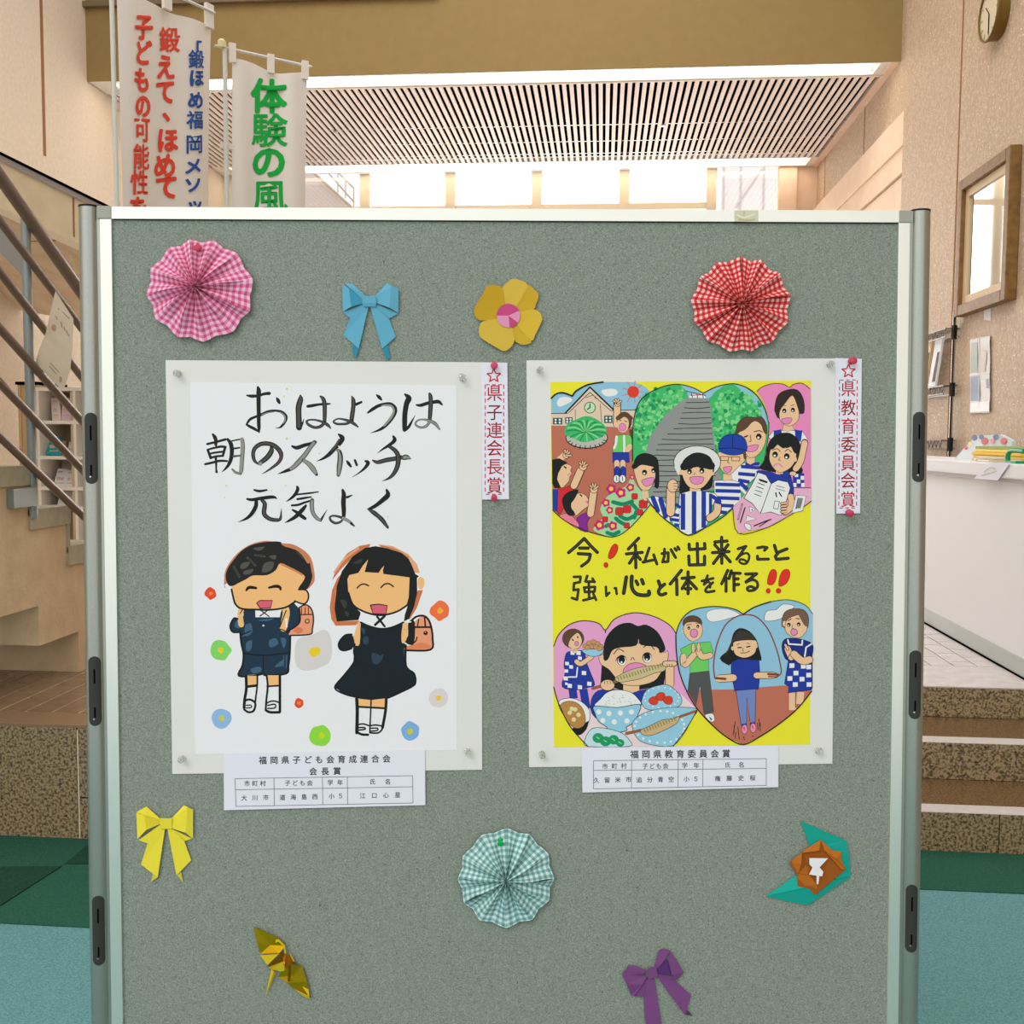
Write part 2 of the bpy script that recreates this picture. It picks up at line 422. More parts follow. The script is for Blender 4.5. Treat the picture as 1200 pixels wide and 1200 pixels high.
MB().box(XL, XR, s0-.01, s0, ZT-.012, ZT+.36, white).build('ceiling_edge', ceil)
pitch = (aZ(733.7, 96.5, ZT).x-aZ(725, 96.5, ZT).x)
nsl = int((XR-XL)/pitch)
sm = None
for i in range(nsl):
    x = XL+.03+i*pitch
    if sm is None:
        sm = MB().box(x, x+pitch*.56, s0+.005, s1-.005, ZT, ZT+.014, slatm).build('slat', ceil)
    else:
        o = sm.copy(); col.objects.link(o); o.location = sm.location+Vector((i*pitch, 0, 0))
for yy in (s0+(s1-s0)*.50, s0+(s1-s0)*.72, s0+(s1-s0)*.90):
    MB().box(XL, XR, yy-.008, yy+.008, ZT+.016, ZT+.026, chrome).build('carrier_rail', ceil)
for px, py, nm in ((393.5, 153, 'left'), (777, 146, 'right')):
    p = aZ(px, py, ZT)
    MB().lathe(p+Vector((0,0,.04)), (0,0,-1), [(0,.016),(.045,.016),(.05,.03),(.058,.03),(.062,.01)], chrome, 12).build('sprinkler_head', smooth=True, label=f'small chrome sprinkler head poking through the slatted ceiling, the one towards the {nm}', cat='sprinkler', group='ceiling sprinklers')
# far window wall: glass to the floor, mullions, sky beyond
ww = empty('wall_back', (0, YF, PZ), kind='structure')
zh = ZT+.004
for i in range(0, 6):
    pass
mx = [326, 427.7, 527.7, 629, 731.7, 834]
mx = [aY(p, 220, YF).x for p in mx]; mx[0] = aY(318, 220, YF).x
glass = mat('window_glass', (255,255,255), .0, trans=1, spec=.2)
for i in range(5):
    w = empty(f'window_{i+1}', ((mx[i]+mx[i+1])/2, YF, PZ), kind='structure')
    for z0, z1, nm in ((PZ+.05, 2.35, 'pane'), (2.43, zh-.42 if False else aY(600,241,YF).z, 'pane'), (aY(600,241,YF).z+.02, zh-.02, 'pane')):
        MB().box(mx[i]+.06, mx[i+1]-.06, YF+.02, YF+.026, z0, z1, glass).build('pane', w)
    MB().box(mx[i]-.065, mx[i]+.065, YF-.02, YF+.07, PZ, zh, mull).build('mullion', w)
    MB().box(mx[i]+.06, mx[i+1]-.06, YF, YF+.05, aY(600,243.5,YF).z-.04, aY(600,241,YF).z+.01, mull).build('window_sill', w)
    MB().box(mx[i]+.06, mx[i+1]-.06, YF, YF+.05, 2.34, 2.44, mull).build('transom', w)
MB().box(mx[5]-.065, mx[5]+.065, YF-.02, YF+.07, PZ, zh, mull).build('mullion', ww)
xa = aY(912, 220, YF).x; xb = aY(933, 220, YF).x
MB().box(xa, xb, YF-.05, YF+.1, PZ, zh+.1, peach).build('pillar', ww)
MB().box(xb, XR2, YF, YF+.1, PZ, zh+.1, peach).build('back_wall_end', ww)
MB().box(XL, mx[0]-.06, YF, YF+.1, PZ, zh+.1, white).build('back_wall_end', ww)
MB().box(mx[5]+.06, xa, YF+.02, YF+.026, PZ, zh, glass).build('pane', ww)
# outside: pale neighbouring wall at both ends of the glazing, with an outdoor stair
ow = mat('outside_wall', (246,240,240), .9)
nb = empty('annex_building', (3.6, 17, 0), 'pale panelled wall of the building outside, seen through glass right of the windows', 'building')
pA = [aY(842,262,17), aY(938,262,17), aY(938,196,17), aY(842,196,17)]
MB().box(aY(836,0,17).x, aY(990,0,17).x, 17, 17.3, 0, 8, ow).build('wall', nb)
for px in (848, 868, 895):
    p = aY(px, 215, 17); MB().box(p.x-.015, p.x+.015, 16.985, 17.001, 0, 8, mat('outside_joint', (214,204,206), .9)).build('panel_joint', nb)
p, q = aY(862,243,17), aY(893,198,17); MB().tube((p.x,16.99,p.z), (q.x,16.99,q.z), .015, MATS['outside_joint'], 6).build('panel_joint', nb)
es = empty('outdoor_stair', (-3, 14.5, 0), 'pale outdoor staircase with thin handrail beyond the leftmost window', 'stairs')
q = [aY(368,203,15), aY(412,243,15), aY(412,900,15), aY(340,900,15), aY(340,203,15)]
MB().hexa(q, [v+Vector((0,.3,0)) for v in q], mat('stair_side', (240,228,226), .9)).build('flank_wall', es)
om = mat('outside_edge', (206,188,164), .8)
for (a, b, r, nm) in (((368,203),(412,243),.02,'coping'), ((385,203),(415,237),.012,'tread_rail'), ((397,203),(415,221),.010,'handrail'), ((396,201),(396,226),.008,'baluster'), ((405,212),(405,232),.008,'baluster'), ((414.5,221),(414.5,243),.008,'baluster')):
    p, q = aY(*a,14.9), aY(*b,14.9); MB().tube(p, q, r, om, 6).build(nm, es)
tr_ = mat('leaf_green', (120,150,96), .8)
tree = empty('garden_tree', (-1.4, 19, 0), 'leafy green tree in the garden beyond the glazing, mostly reflected in the framed mirror', 'tree')
MB().tube((-1.4,19,0), (-1.3,19,2.6), .12, mat('bark', (110,90,70), .9), 8, .07).build('trunk', tree)
lv = MB()
for i in range(700):
    d = Vector((random.gauss(0,1), random.gauss(0,1), random.gauss(0,1))).normalized()*random.uniform(.3,1)
    c = Vector((-1.3+d.x*1.5, 19+d.y*1.5, 3.3+d.z*1.1)); u = Vector((random.gauss(0,1), random.gauss(0,1), random.gauss(0,1))).normalized(); v = u.orthogonal().normalized()
    lv.poly([c-u*.13, c+v*.05, c+u*.13, c-v*.05], tr_)
lv.build('foliage', tree)

# ---------------------------------------------------------------- upper flight of stairs, top left
up_ = empty('upper_staircase', (-3.8, 6.5, 2.6), kind='structure')
YS = 6.2
F1 = [aY(-330,52,YS), aY(190,272,YS), aY(190,322,YS), aY(-330,98,YS)]
def back(q, d): return [v+Vector(d) for v in q]
MB().hexa([aY(-330,25,YS), aY(160,264,YS), aY(160,325,YS), aY(-330,98,YS)], back([aY(-330,25,YS), aY(160,264,YS), aY(160,325,YS), aY(-330,98,YS)], (0,.12,0)), paleconc).build('parapet', up_)
MB().hexa([aY(-330,17,YS-.02), aY(160,259.5,YS-.02), aY(160,267,YS-.02), aY(-330,27,YS-.02)], back([aY(-330,17,YS-.02), aY(160,259.5,YS-.02), aY(160,267,YS-.02), aY(-330,27,YS-.02)], (0,.18,0)), mat('coping_grey', (150,140,136), .6)).build('parapet_coping', up_)
MB().hexa([aY(-330,14,YS-.025), aY(160,257,YS-.025), aY(160,260.5,YS-.025), aY(-330,18,YS-.025)], back([aY(-330,14,YS-.025), aY(160,257,YS-.025), aY(160,260.5,YS-.025), aY(-330,18,YS-.025)], (0,.1,0)), dark).build('coping_gasket', up_)
MB().hexa([aY(-330,92,YS-.02), aY(160,316,YS-.02), aY(160,325,YS-.02), aY(-330,99,YS-.02)], back([aY(-330,92,YS-.02), aY(160,316,YS-.02), aY(160,325,YS-.02), aY(-330,99,YS-.02)], (0,.1,0)), mat('parapet_lip', (206,188,160), .8)).build('parapet_lip', up_)
j = aY(85.5, 252, YS-.003)
MB().hexa([aY(84.6,231,YS-.003), aY(86.6,232,YS-.003), aY(87.4,278,YS-.003), aY(85.6,277,YS-.003)], back([aY(84.6,231,YS-.003), aY(86.6,232,YS-.003), aY(87.4,278,YS-.003), aY(85.6,277,YS-.003)], (0,.01,0)), groove).build('panel_joint', up_)
sA = [aY(-300,110,YS+.1), aY(160,322,YS+.1)]; sB = [aX(-60,338,XL+.02), aY(160,384,9.6)]
SP = [aY(-330,98,YS+.02), aY(160,325,YS+.02), aY(160,388,8.6), aY(-330,300,8.6)]
MB().hexa(SP, back(SP, (0,0,.12)), soff).build('soffit', up_)
jl = [aY(25,283,YS+.04), aY(83,281.5,YS+.04)]
MB().tube(jl[0], jl[1], .003, groove, 6).build('soffit_joint', up_)

# ---------------------------------------------------------------- lower stair: saw-tooth concrete flight beside the platform
SXX = -2.35
def sp(x, y): v = aX(x, y, SXX); return (v.y, v.z)
cs = empty('lower_staircase', (SXX-1, 4.4, PZ), kind='structure')
y0c, _ = sp(92, 740); y1c, _ = sp(45, 710); dy = y0c-y1c
zst = sp(92, 740)[1]; rise = sp(45, 710)[1]-zst
# lower (saw-tooth) outline, stepping up towards the camera
low = [(y0c+2.2, PZ), (y0c, PZ), (y0c, zst)]
yy, zz = y0c, zst
for i in range(4):
    yy -= dy; low += [(yy, zz), (yy, zz+rise)]; zz += rise
# upper outline: treads, stepping down away from the camera
tA = sp(35, 558); tB = sp(80, 604)
dyt = tB[0]-tA[0]; rt = tA[1]-tB[1]
top = []
yt, zt = tA[0]-3*dyt, tA[1]+3*rt-.0
k = 0
pts_up = []
while zt > PZ+.05:
    pts_up += [(yt-dyt, zt), (yt, zt)]; yt += dyt; zt -= rt
steps_z = [(pts_up[i][0], pts_up[i+1][0], pts_up[i][1]) for i in range(0, len(pts_up), 2)]
for i, (ya, yb, z) in enumerate(steps_z):               # one concrete block per step, soffit from the saw-tooth line
    def soffit_z(y):
        if y >= y0c-1e-4: return PZ
        n = math.floor((y0c-y)/dy-1e-6); return zst+n*rise
    ys_ = sorted({ya, yb, *[y for y in (y0c-j*dy for j in range(0, 6)) if ya < y < yb]})
    for a, b in zip(ys_, ys_[1:]):
        lo = soffit_z((a+b)/2)
        if lo < z-.02: MB().box(-4.4, SXX, a, b, lo, z-.035, concrete).build('stair_block', cs)
    MB().box(-4.4, SXX+.012, ya-.02, yb, z-.035, z+.045, slab).build('tread', cs)
    MB().box(-4.4, SXX+.006, yb-.02, yb, z-rt+.02, z-.03, slab).build('riser', cs)
for kk in range(1, 4):                                  # dark drip edge under each saw-tooth
    pass
# railing in front of the flight
XRL = SXX+.05
rl = empty('stair_railing', aX(36, 607, XRL), 'grey tubular steel stair railing with six sloping rails at the left edge', 'railing')
bars = [((-60,122),(92,338),.026), ((-60,181),(92,380),.017), ((-60,242),(93,438),.017), ((-60,317),(95,492),.017), ((-60,386),(96,550),.017), ((-60,455),(96,603),.017)]
bars = [((0,207),(92,338),.026), ((0,259),(92,380),.017), ((0,319),(93,438),.017), ((0,385),(95,492),.017), ((0,449),(96,550),.017), ((0,512),(96,603),.017)]
for i, (a, b, r) in enumerate(bars):
    p, q = aX(*a, XRL+(.0 if i else .0)), aX(*b, XRL); d = q-p
    MB().tube(p-d*.35, q+d*.75, r, steel, 14).build('handrail' if i == 0 else 'rail', rl, smooth=True)
pt, pb = aX(34.5, 258, XRL-.04), aX(39, 607, XRL-.04)
MB().tube(pb, (pb.x, pb.y, pt.z), .019, steelg, 14).build('post', rl, smooth=True)
b0, b1 = aX(13, 573, XRL-.03), aX(37, 593, XRL-.03)
MB().box(SXX+.001, SXX+.03, b0.y, b1.y+.02, b1.z, b0.z, steelg).build('bracket', rl)
q = [aY(-80,180,4.9), aY(34,297,4.9), aY(34,331,4.9), aY(-80,214,4.9)]
MB().hexa(q, back(q, (0,.02,0)), mat('grey_stringer', (150,146,140), .6)).build('stringer_plate', rl)
# paper sheet hung on the rails, with faint print (its square code is left out)
sh_n = Vector((-.25,-1,0)).normalized(); sh_p = aX(62, 400, XRL+.06)
def SM(x, y, h=0):
    v = on_plane(x, y, sh_p, sh_n); return v+sh_n*(h+.006*math.sin((y-340)/40))
A = Art(SM, 0, 2e-5)
ns = empty('hanging_notice', SM(62, 470), 'pale paper notice hanging from the stair railing beside the board', 'notice')
g = MB(); Lx = [(65,341),(60,365),(55,390),(47,410),(43,425)]; Rx = [(87,374),(87,385),(86,410),(83,435),(74,459)]
nm_ = mat('notice_paper', (218,200,176), .8)
for (a, b), (c, d) in zip(zip(Lx, Lx[1:]), zip(Rx, Rx[1:])):
    g.poly([SM(*a), SM(*c), SM(*d), SM(*b)], nm_)
g.build('sheet', ns, solid=.0006)
pr = mat('notice_print', (150,120,100), .8); A.h = .001
A.at(30, 320, 80/600)
for t in ('295,310 300,325', '335,345 395,405', '275,380 285,410', '320,430 330,480', '350,480 355,505', '368,505 378,535', '385,540 395,555', '225,790 300,870', '220,820 275,885'): A.line(pr, t, 6)
A.disc(mat('notice_seal', (196,150,124), .8), 258, 480, 22, ry=30); A.disc(MATS['notice_seal'], 314, 935, 14, ry=26)
A.build('print', ns, kind='stuff')

# ---------------------------------------------------------------- leaflet shelf and cabinet behind the stairs
YSH = 7.0
def S(x, y, d=0): return aY(x, y, YSH+d)
def sbox(x0, y0, x1, y1, d0, d1, m, name, parent, **k):
    a, b = S(x0, y0), S(x1, y1)
    return MB().box(a.x, b.x, YSH+d0, YSH+d1, b.z, a.z, m).build(name, parent, **k)
bs = empty('leaflet_shelf', Vector((S(80,600).x, YSH, PZ)), 'white open leaflet shelf standing behind the stairs at the left', 'shelf')
xs0, xs1 = S(43,500).x, S(128,500).x
for nm, x in (('side_panel', xs0), ('side_panel', S(86,500).x), ('side_panel', xs1)):
    MB().box(x, x+.02, YSH, YSH+.35, PZ, S(60,455).z, shelfw).build(nm, bs)
MB().box(xs0, xs1, YSH+.34, YSH+.36, PZ, S(60,455).z, shelfb).build('back_panel', bs)
MB().box(S(86,500).x-.025, S(86,500).x, YSH+.01, YSH+.34, PZ, S(60,455).z, shelfb).build('inner_lining', bs)
for y in (454.5, 493.5, 535, 571, 594, 640):
    z = S(60, y).z; MB().box(xs0, xs1, YSH-.005, YSH+.35, z-.02, z+.004, shelfw).build('shelf_board', bs)
def leaflet(x0, y0, w, h, lean, rgb, lab, cat='leaflet', d=0.0, band=None):
    m = mat('leaf_%d_%d_%d' % rgb, rgb, .6); a = S(x0, y0)
    px = S(x0+10, y0).x-S(x0, y0).x; u = px/10
    W, H = w*u*1.15, h*u; L = lean*u
    q = [Vector((a.x, YSH+.06+d, a.z)), Vector((a.x+W, YSH+.06+d, a.z)), Vector((a.x+W-L, YSH+.16+d, a.z+H)), Vector((a.x-L, YSH+.16+d, a.z+H))]
    o = MB().hexa(q, back(q, (0,.012,0)), m)
    ob = o.build('leaflet', None, label=lab, cat=cat, group='leaflets on the stair shelf')
    b2 = MB(); mm = mat('leaf_print', band or (224,192,190), .7)
    for f0, f1, s0_, s1_ in ((.12,.2,.15,.7), (.45,.62,.2,.6), (.75,.8,.2,.8)):
        P4 = [q[0].lerp(q[3], 1-f1).lerp(q[1].lerp(q[2], 1-f1), s) for s in (s0_, s1_)]+[q[0].lerp(q[3], 1-f0).lerp(q[1].lerp(q[2], 1-f0), s) for s in (s1_, s0_)]
        b2.poly([v+Vector((0,-.002,0)) for v in P4], mm)
    b2.build('cover_print', ob, kind='stuff')
leaflet(56, 492.5, 9, 26, 10, (240,222,214), 'cream leaflet leaning left on the top shelf, dark figure on cover')
leaflet(67, 492.5, 10, 26, 7, (236,206,222), 'lilac leaflet with orange edge leaning on the top shelf', band=(176,150,210))
leaflet(89.5, 492, 9, 32, 1, (226,236,214), 'pale green leaflet on the top shelf next to the board post', band=(190,205,120))
leaflet(50, 533.5, 14, 21, 9, (30,170,176), 'turquoise booklet slumped on the middle shelf', band=(24,150,158))
leaflet(67, 533.5, 5, 17, 8, (150,130,104), 'narrow brown booklet leaning on the middle shelf', band=(90,70,60))
leaflet(73, 533.5, 7, 15, 5, (244,238,232), 'white booklet leaning on the middle shelf beside the brown one')
leaflet(89.5, 533, 8, 26, 1, (248,236,236), 'white leaflet with dark mark on the middle shelf next to the board post', band=(60,60,70))
for i, (x, l, w) in enumerate(((57, 'leftmost'), (63.5, 'second from the left'), (70, 'second from the right'), (76, 'rightmost')) and ((57,'leftmost',9),(62,'second from the left',8),(71,'second from the right',7),(76,'rightmost',8))):
    leaflet(x, 571, w, 20-i*.7, 2.5+i, (246,244,246), f'white pamphlet standing in the row on the lower shelf, {l} of four', band=(190,200,220))
leaflet(53, 571, 16, 32, 4, (232,214,210), 'pale pink sheet standing behind the pamphlets on the lower shelf', d=.13)
leaflet(62, 592.5, 16, 19, 3, (236,234,236), 'white leaflet lying in the lowest visible compartment', band=(200,206,216))
cb = empty('side_cabinet', Vector((S(22,500).x, YSH+.1, PZ)), 'plain tan cabinet standing left of the leaflet shelf', 'cabinet')
a, b = S(11,450), S(42,700)
MB().box(a.x, b.x, YSH+.1, YSH+.5, PZ, a.z, mat('cabinet_tan', (206,176,124), .7)).build('body', cb, bevel=.004)
MB().box(a.x-.01, b.x, YSH+.09, YSH+.51, a.z, a.z+.022, dark).build('top', cb)
MB().box(a.x+.015, a.x+.027, YSH+.092, YSH+.10, PZ, a.z-.01, woodp).build('edge_strip', cb)

# ---------------------------------------------------------------- counter, rack, picture, clock and papers on the right
pa, pb_ = aZ(1085, 729, PZ), aZ(1200, 797, PZ)
CX = (pa.x+pb_.x)/2
cn = empty('reception_counter', (CX+.3, 6, PZ), 'long white reception counter with grey skirting on the raised floor', 'counter')
zk = aX(1140, 741, CX).z; zt_ = aX(1140, 541, CX-.03).z; zb_ = aX(1140, 560.5, CX-.03).z
MB().box(CX, CX+.34, y3+.04, 8.75, zk, zb_, counterw).build('front_panel', cn)
MB().box(CX-.004, CX+.34, y3+.04, 8.75, PZ, zk, kick).build('skirting', cn)
MB().box(CX-.012, CX-.003, y3+.04, 8.75, PZ, PZ+.006, dark).build('skirting_joint', cn)
MB().box(CX-.04, CX+.44, y3+.01, 8.8, zb_+.015, zt_, counterw).build('countertop', cn, bevel=.006)
MB().box(CX-.015, CX+.42, y3+.03, 8.78, zb_-.004, zb_+.016, mat('counter_lip', (196,190,186), .5)).build('under_lip', cn)
# framed mirror
yn, yf = aX(1183.5, 260, XR-.06).y, aX(1124, 260, XR-.06).y
za, zb = aX(1183, 172, XR-.06).z, aX(1183, 350, XR-.06).z
mr = empty('framed_mirror', (XR-.03, (yn+yf)/2, zb), 'wooden framed mirror on the glitter wall above the counter', 'mirror')
fw, D_ = .075, .075
for nm, (A0, A1, Z0, Z1) in {'a': (yn, yn+fw, zb, za), 'b': (yf-fw, yf, zb, za), 'c': (yn+fw, yf-fw, za-fw, za), 'd': (yn+fw, yf-fw, zb, zb+fw)}.items():
    MB().box(XR-D_, XR-.001, A0, A1, Z0, Z1, wood).build('frame_member', mr, bevel=.006)
i1 = fw+.06
for (A0, A1, Z0, Z1) in ((yn+fw, yn+i1, zb+fw, za-fw), (yf-i1, yf-fw, zb+fw, za-fw), (yn+i1, yf-i1, za-i1, za-fw), (yn+i1, yf-i1, zb+fw, zb+i1)):
    MB().box(XR-D_+.03, XR-.002, A0, A1, Z0, Z1, woodp).build('inner_moulding', mr, bevel=.004)
MB().box(XR-.03, XR-.02, yn+i1, yf-i1, zb+i1, za-i1, mirror).build('glass', mr)
# wall clock (lower half in frame)
cc = aX(1160, 16, XR-.07)
ck = empty('wall_clock', (XR-.02, cc.y, cc.z), 'round wall clock with brass rim high on the right wall', 'clock')
R_ = aX(1160, 16, XR-.07).z-aX(1160, 47.5, XR-.07).z
brass = mat('brass_rim', (122,98,42), .4, metal=.3)
cdir = (-1, 0, 0)
cz = Vector((XR, cc.y, cc.z))
MB().lathe(cz, cdir, [(0, R_*.93), (.055, R_*.95), (.075, R_*1.0), (.085, R_*.98), (.085, R_*.93), (.07, R_*.92)], brass, 40).build('case', ck, smooth=True)
MB().lathe(cz+Vector((-.0705,0,0)), cdir, [(0, R_*.92), (.002, R_*.92)], mat('clock_face', (214,200,170), .5), 40).build('dial', ck)
fc = cz+Vector((-.076,0,0)); bk = MATS['void_black']
MB().obox(fc+Vector((0,.0,-R_*.36)), (.002,0,0), (0,.004,0), (0,0,R_*.36), bk).build('minute_hand', ck)
MB().obox(fc+Vector((0,.03,R_*.16)), (.002,0,0), Vector((0,.006,.004)), Vector((0,.03,R_*.17)), bk).build('hour_hand', ck)
for h in range(12):
    t = h*math.pi/6; c = fc+Vector((0, math.sin(t)*R_*.8, math.cos(t)*R_*.8))
    MB().obox(c, (.001,0,0), (0,.004*math.cos(t),-.004*math.sin(t)), (0,.02*math.sin(t),.02*math.cos(t)), mat('clock_mark', (170,156,130), .6)).build('hour_mark', ck)
# small things taped to the wall
def wallsheet(x0, y0, x1, y1, off, m):
    p = [aX(x0,y0,XR-off), aX(x1,y0-3,XR-off), aX(x1,y1+1,XR-off), aX(x0,y1,XR-off)]
    return p
p = wallsheet(1153, 364, 1161, 375, .004, None)
MB().hexa(p, back(p, (.003,0,0)), wpaper).build('wall_label', label='tiny white label stuck on the wall below the mirror', cat='label')
ps = empty('hanging_poster', aX(1148, 484, XR), 'narrow creased photo print hanging on the wall under the mirror', 'poster')
def wm(x, y, h=0): v = aX(x, y, XR-.012); return v+Vector((-h-.002*math.sin(y*.16), 0, 0))
g = MB(); gm = mat('print_grey', (184,180,176), .35)
for i in range(9):
    t0, t1 = i/9, (i+1)/9
    g.poly([wm(1137,398+86*t0), wm(1160,393.5+90*t0), wm(1160,393.5+90*t1), wm(1137,398+86*t1)], gm)
g.build('sheet', ps, solid=.001)
A = Art(wm, .002, 2e-4); A.fill(mat('print_blue', (84,98,132), .4), '1138,442 1148,440 1148,470 1138,470', False).fill(mat('print_sage', (140,148,134), .4), '1139,402 1146,401 1146,436 1138,437', False)
A.fill(mat('print_tan', (190,172,156), .4), '1150,408 1157,412 1155,436 1149,437', False).fill(mat('print_violet', (120,100,150), .4), '1156,444 1159,444 1159,455 1156,455', False).line(wpaper, '1137,440 1160,436', 1.6, False).line(wpaper, '1148,397 1148,483', .8, False)
A.fill(mat('print_pale', (228,224,222), .4), '1138,472 1160,470 1160,482 1138,483', False).build('picture', ps)
# wire rack on the wall side behind the board
rk = empty('wire_rack', aX(1118, 538, XR-.2), 'chrome wire rack with leaflets standing against the right wall', 'rack')
XRK = XR-.04; yr = aX(1116, 450, XRK).y
zr0, zr1 = PZ, aX(1116, 366, XRK).z
RW = 1.0
for (xx_, yy_, rr_, mm_) in ((XRK, yr, .013, chrome), (XRK-.012, yr-.03, .006, blackp), (XRK, yr+RW, .013, chrome)):
    MB().tube((xx_,yy_,PZ), (xx_,yy_,zr1), rr_, mm_, 12).build('upright', rk, smooth=True)
rackm = mat('rack_wire', (112,104,98), .3, metal=.8)
def rack_shelf(py):
    z = aX(1114, py, XRK).z; w = MB()
    for xo in (-.06, .03):
        for zo in (0, -.06): w.tube((XRK+xo,yr,z+zo), (XRK+xo,yr+RW,z+zo), .005, rackm, 6)
    for i in range(12):
        y = yr+i*RW/12; w.tube((XRK-.06,y,z), (XRK-.06,y+RW/24,z-.06), .004, rackm, 5).tube((XRK-.06,y+RW/24,z-.06), (XRK-.06,y+RW/12,z), .004, rackm, 5)
        w.tube((XRK-.06,y,z), (XRK+.03,y,z), .003, rackm, 5)
    w.build('wire_shelf', rk, kind='stuff')
    MB().lathe((XRK,yr,z-.08), (0,0,1), [(0,.02),(.1,.02)], blackp, 12).build('shelf_clip', rk)
    return z
for py in (386, 452, 516): zs_ = rack_shelf(py) if py == 452 else (rack_shelf(py), zs_ if py == 516 else 0)[1]
z0 = aX(1114, 452, XRK).z+.006
for i, (rgb, l) in enumerate((((236,230,204),'cream brochure standing in the wire rack, nearest the board'), ((214,184,140),'tan brochure leaning in the middle of the wire rack'), ((222,226,230),'white-topped brochure at the right end of the wire rack'))):
    y0 = yr+.72-i*.24; hgt = .40-.02*i
    q = [Vector((XRK-.05, y0+.17, z0)), Vector((XRK-.05, y0, z0)), Vector((XRK-.02, y0-.05*(i>0), z0+hgt)), Vector((XRK-.02, y0+.17-.05*(i>0), z0+hgt))]
    o = MB().hexa(q, back(q, (.015,0,0)), mat('broch_%d' % i, rgb, .5)).build('brochure', label=l, cat='brochure', group='brochures in the wire rack')
    e = lambda s, t: q[0].lerp(q[1], s).lerp(q[3].lerp(q[2], s), t)+Vector((-.002,0,0))
    MB().poly([e(.5,.1), e(.92,.1), e(.92,.72), e(.6,.72)], mat('broch_dark', (84,60,50), .6)).build('cover_print', o)
# clutter on the counter
ZC = zt_
def C(x, y, d=.12): v = aX(x, y, CX+d); return v
def on_top(x, yline, d): return aX(x, yline, CX+d)
base = lambda x, d: Vector((CX+d, aX(x, 540, CX+d).y, ZC))
pb0 = base(1121, .22); pb1 = base(1180, .3)
q = [aX(1119,531,CX+.2), aX(1143,511,CX+.2), aX(1172,509,CX+.2), aX(1186,517,CX+.2), aX(1184,533,CX+.2)]
for v in q: v.z = max(v.z, ZC)
q[0].z = q[4].z = ZC
bk_ = empty('propped_picture_book', q[0].lerp(q[4], .5), 'picture book with blue leaf pattern propped at the back of the counter', 'book')
MB().hexa(q, back(q, (.02,0,.0)), mat('book_pattern', (206,216,220), .5)).build('cover', bk_)
def cm(x, y, h=0): return aX(x, y, CX+.2-.002-h)
A = Art(cm, 0, 1e-4)
for x, y, r, n_ in ((1142,513,3.5,(70,84,130)), (1150,512,3,(70,84,130)), (1167,512,3.5,(60,80,130)), (1154,517,4.5,(190,50,50)), (1137,520,2.5,(236,214,120)), (1132,525,2,(210,60,60)), (1163,517,3,(236,130,160)), (1176,517,4,(216,60,50))):
    A.disc(mat('book_%d_%d' % n_[:2], n_, .5), x, y, r)
A.build('cover_pattern', bk_, kind='stuff')
def pile(x0, x1, d0, d1, z0, n, rgbs, lab, name='booklet', cat='booklet', th=.012):
    for i in range(n):
        ya = aX(x1, 545, CX+d0).y; yb = aX(x0, 545, CX+d0).y; jx = random.uniform(-.01,.01)
        o = MB().box(CX+d0+jx, CX+d1+jx, ya+random.uniform(-.02,.02), yb+random.uniform(-.02,.02), z0+i*th, z0+(i+1)*th-.001, mat('bk_%d_%d_%d' % rgbs[i % len(rgbs)], rgbs[i % len(rgbs)], .6)).build(name, label=lab[i] if i < len(lab) else lab[-1], cat=cat, group='booklets piled on the counter', bevel=.002)
        if i == 0: MB().box(CX+d0+jx-.001, CX+d0+jx+.01, ya+.03, yb-.03, z0+i*th+.003, z0+(i+1)*th-.004, wpaper).build('page_edge', o)
pile(1140, 1200, .10, .32, ZC, 5, [(214,196,160),(232,206,90),(236,190,60),(240,214,96),(150,170,90)], ['beige booklet at the very bottom of the counter pile','yellow booklet second from the bottom of the pile','orange yellow booklet in the middle of the counter pile','bright yellow booklet just under the green one','olive green booklet lying on top of the counter pile'], th=.016)
pile(1144, 1162, .03, .1, ZC, 2, [(200,184,150),(222,210,186)], ['small brown bundle of papers in front of the yellow pile','small cream bundle of papers lying on the brown bundle'], th=.014)
gr = empty('tape_dispenser', base(1189, .05), 'small green arched tape dispenser at the counter edge', 'dispenser')
arch = [base(1181,.03)+Vector((0,0,.0)), base(1181,.03)+Vector((0,0,.04)), base(1185,.03)+Vector((0,0,.06)), base(1192,.03)+Vector((0,0,.062)), base(1200,.03)+Vector((0,0,.058))]
MB().path([Vector(v) for v in cr([tuple(v) for v in arch], False, 4)], .012, mat('green_plastic', (20,140,84), .4), 10).build('body', gr, smooth=True)
MB().box(CX+.0, CX+.06, base(1186,.03).y-.12, base(1186,.03).y, ZC, ZC+.012, MATS['green_plastic']).build('base', gr)
q = [aX(1159,542,CX-.045), aX(1184,542,CX-.045), aX(1169,563,CX-.05), aX(1141,561,CX-.05)]
hn = empty('edge_note', q[3], 'white handwritten note hanging over the counter edge', 'note')
MB().hexa(q, back(q, (.002,0,0)), wcool).build('sheet', hn)
A = Art(lambda x, y, h=0: aX(x, y, CX-.051-h), 0, 1e-4)
for t in ('1153,553 1160,548 1166,549', '1150,557 1158,555 1168,552'): A.line(mat('note_ink', (196,196,150), .6), t, .8)
A.build('writing', hn)

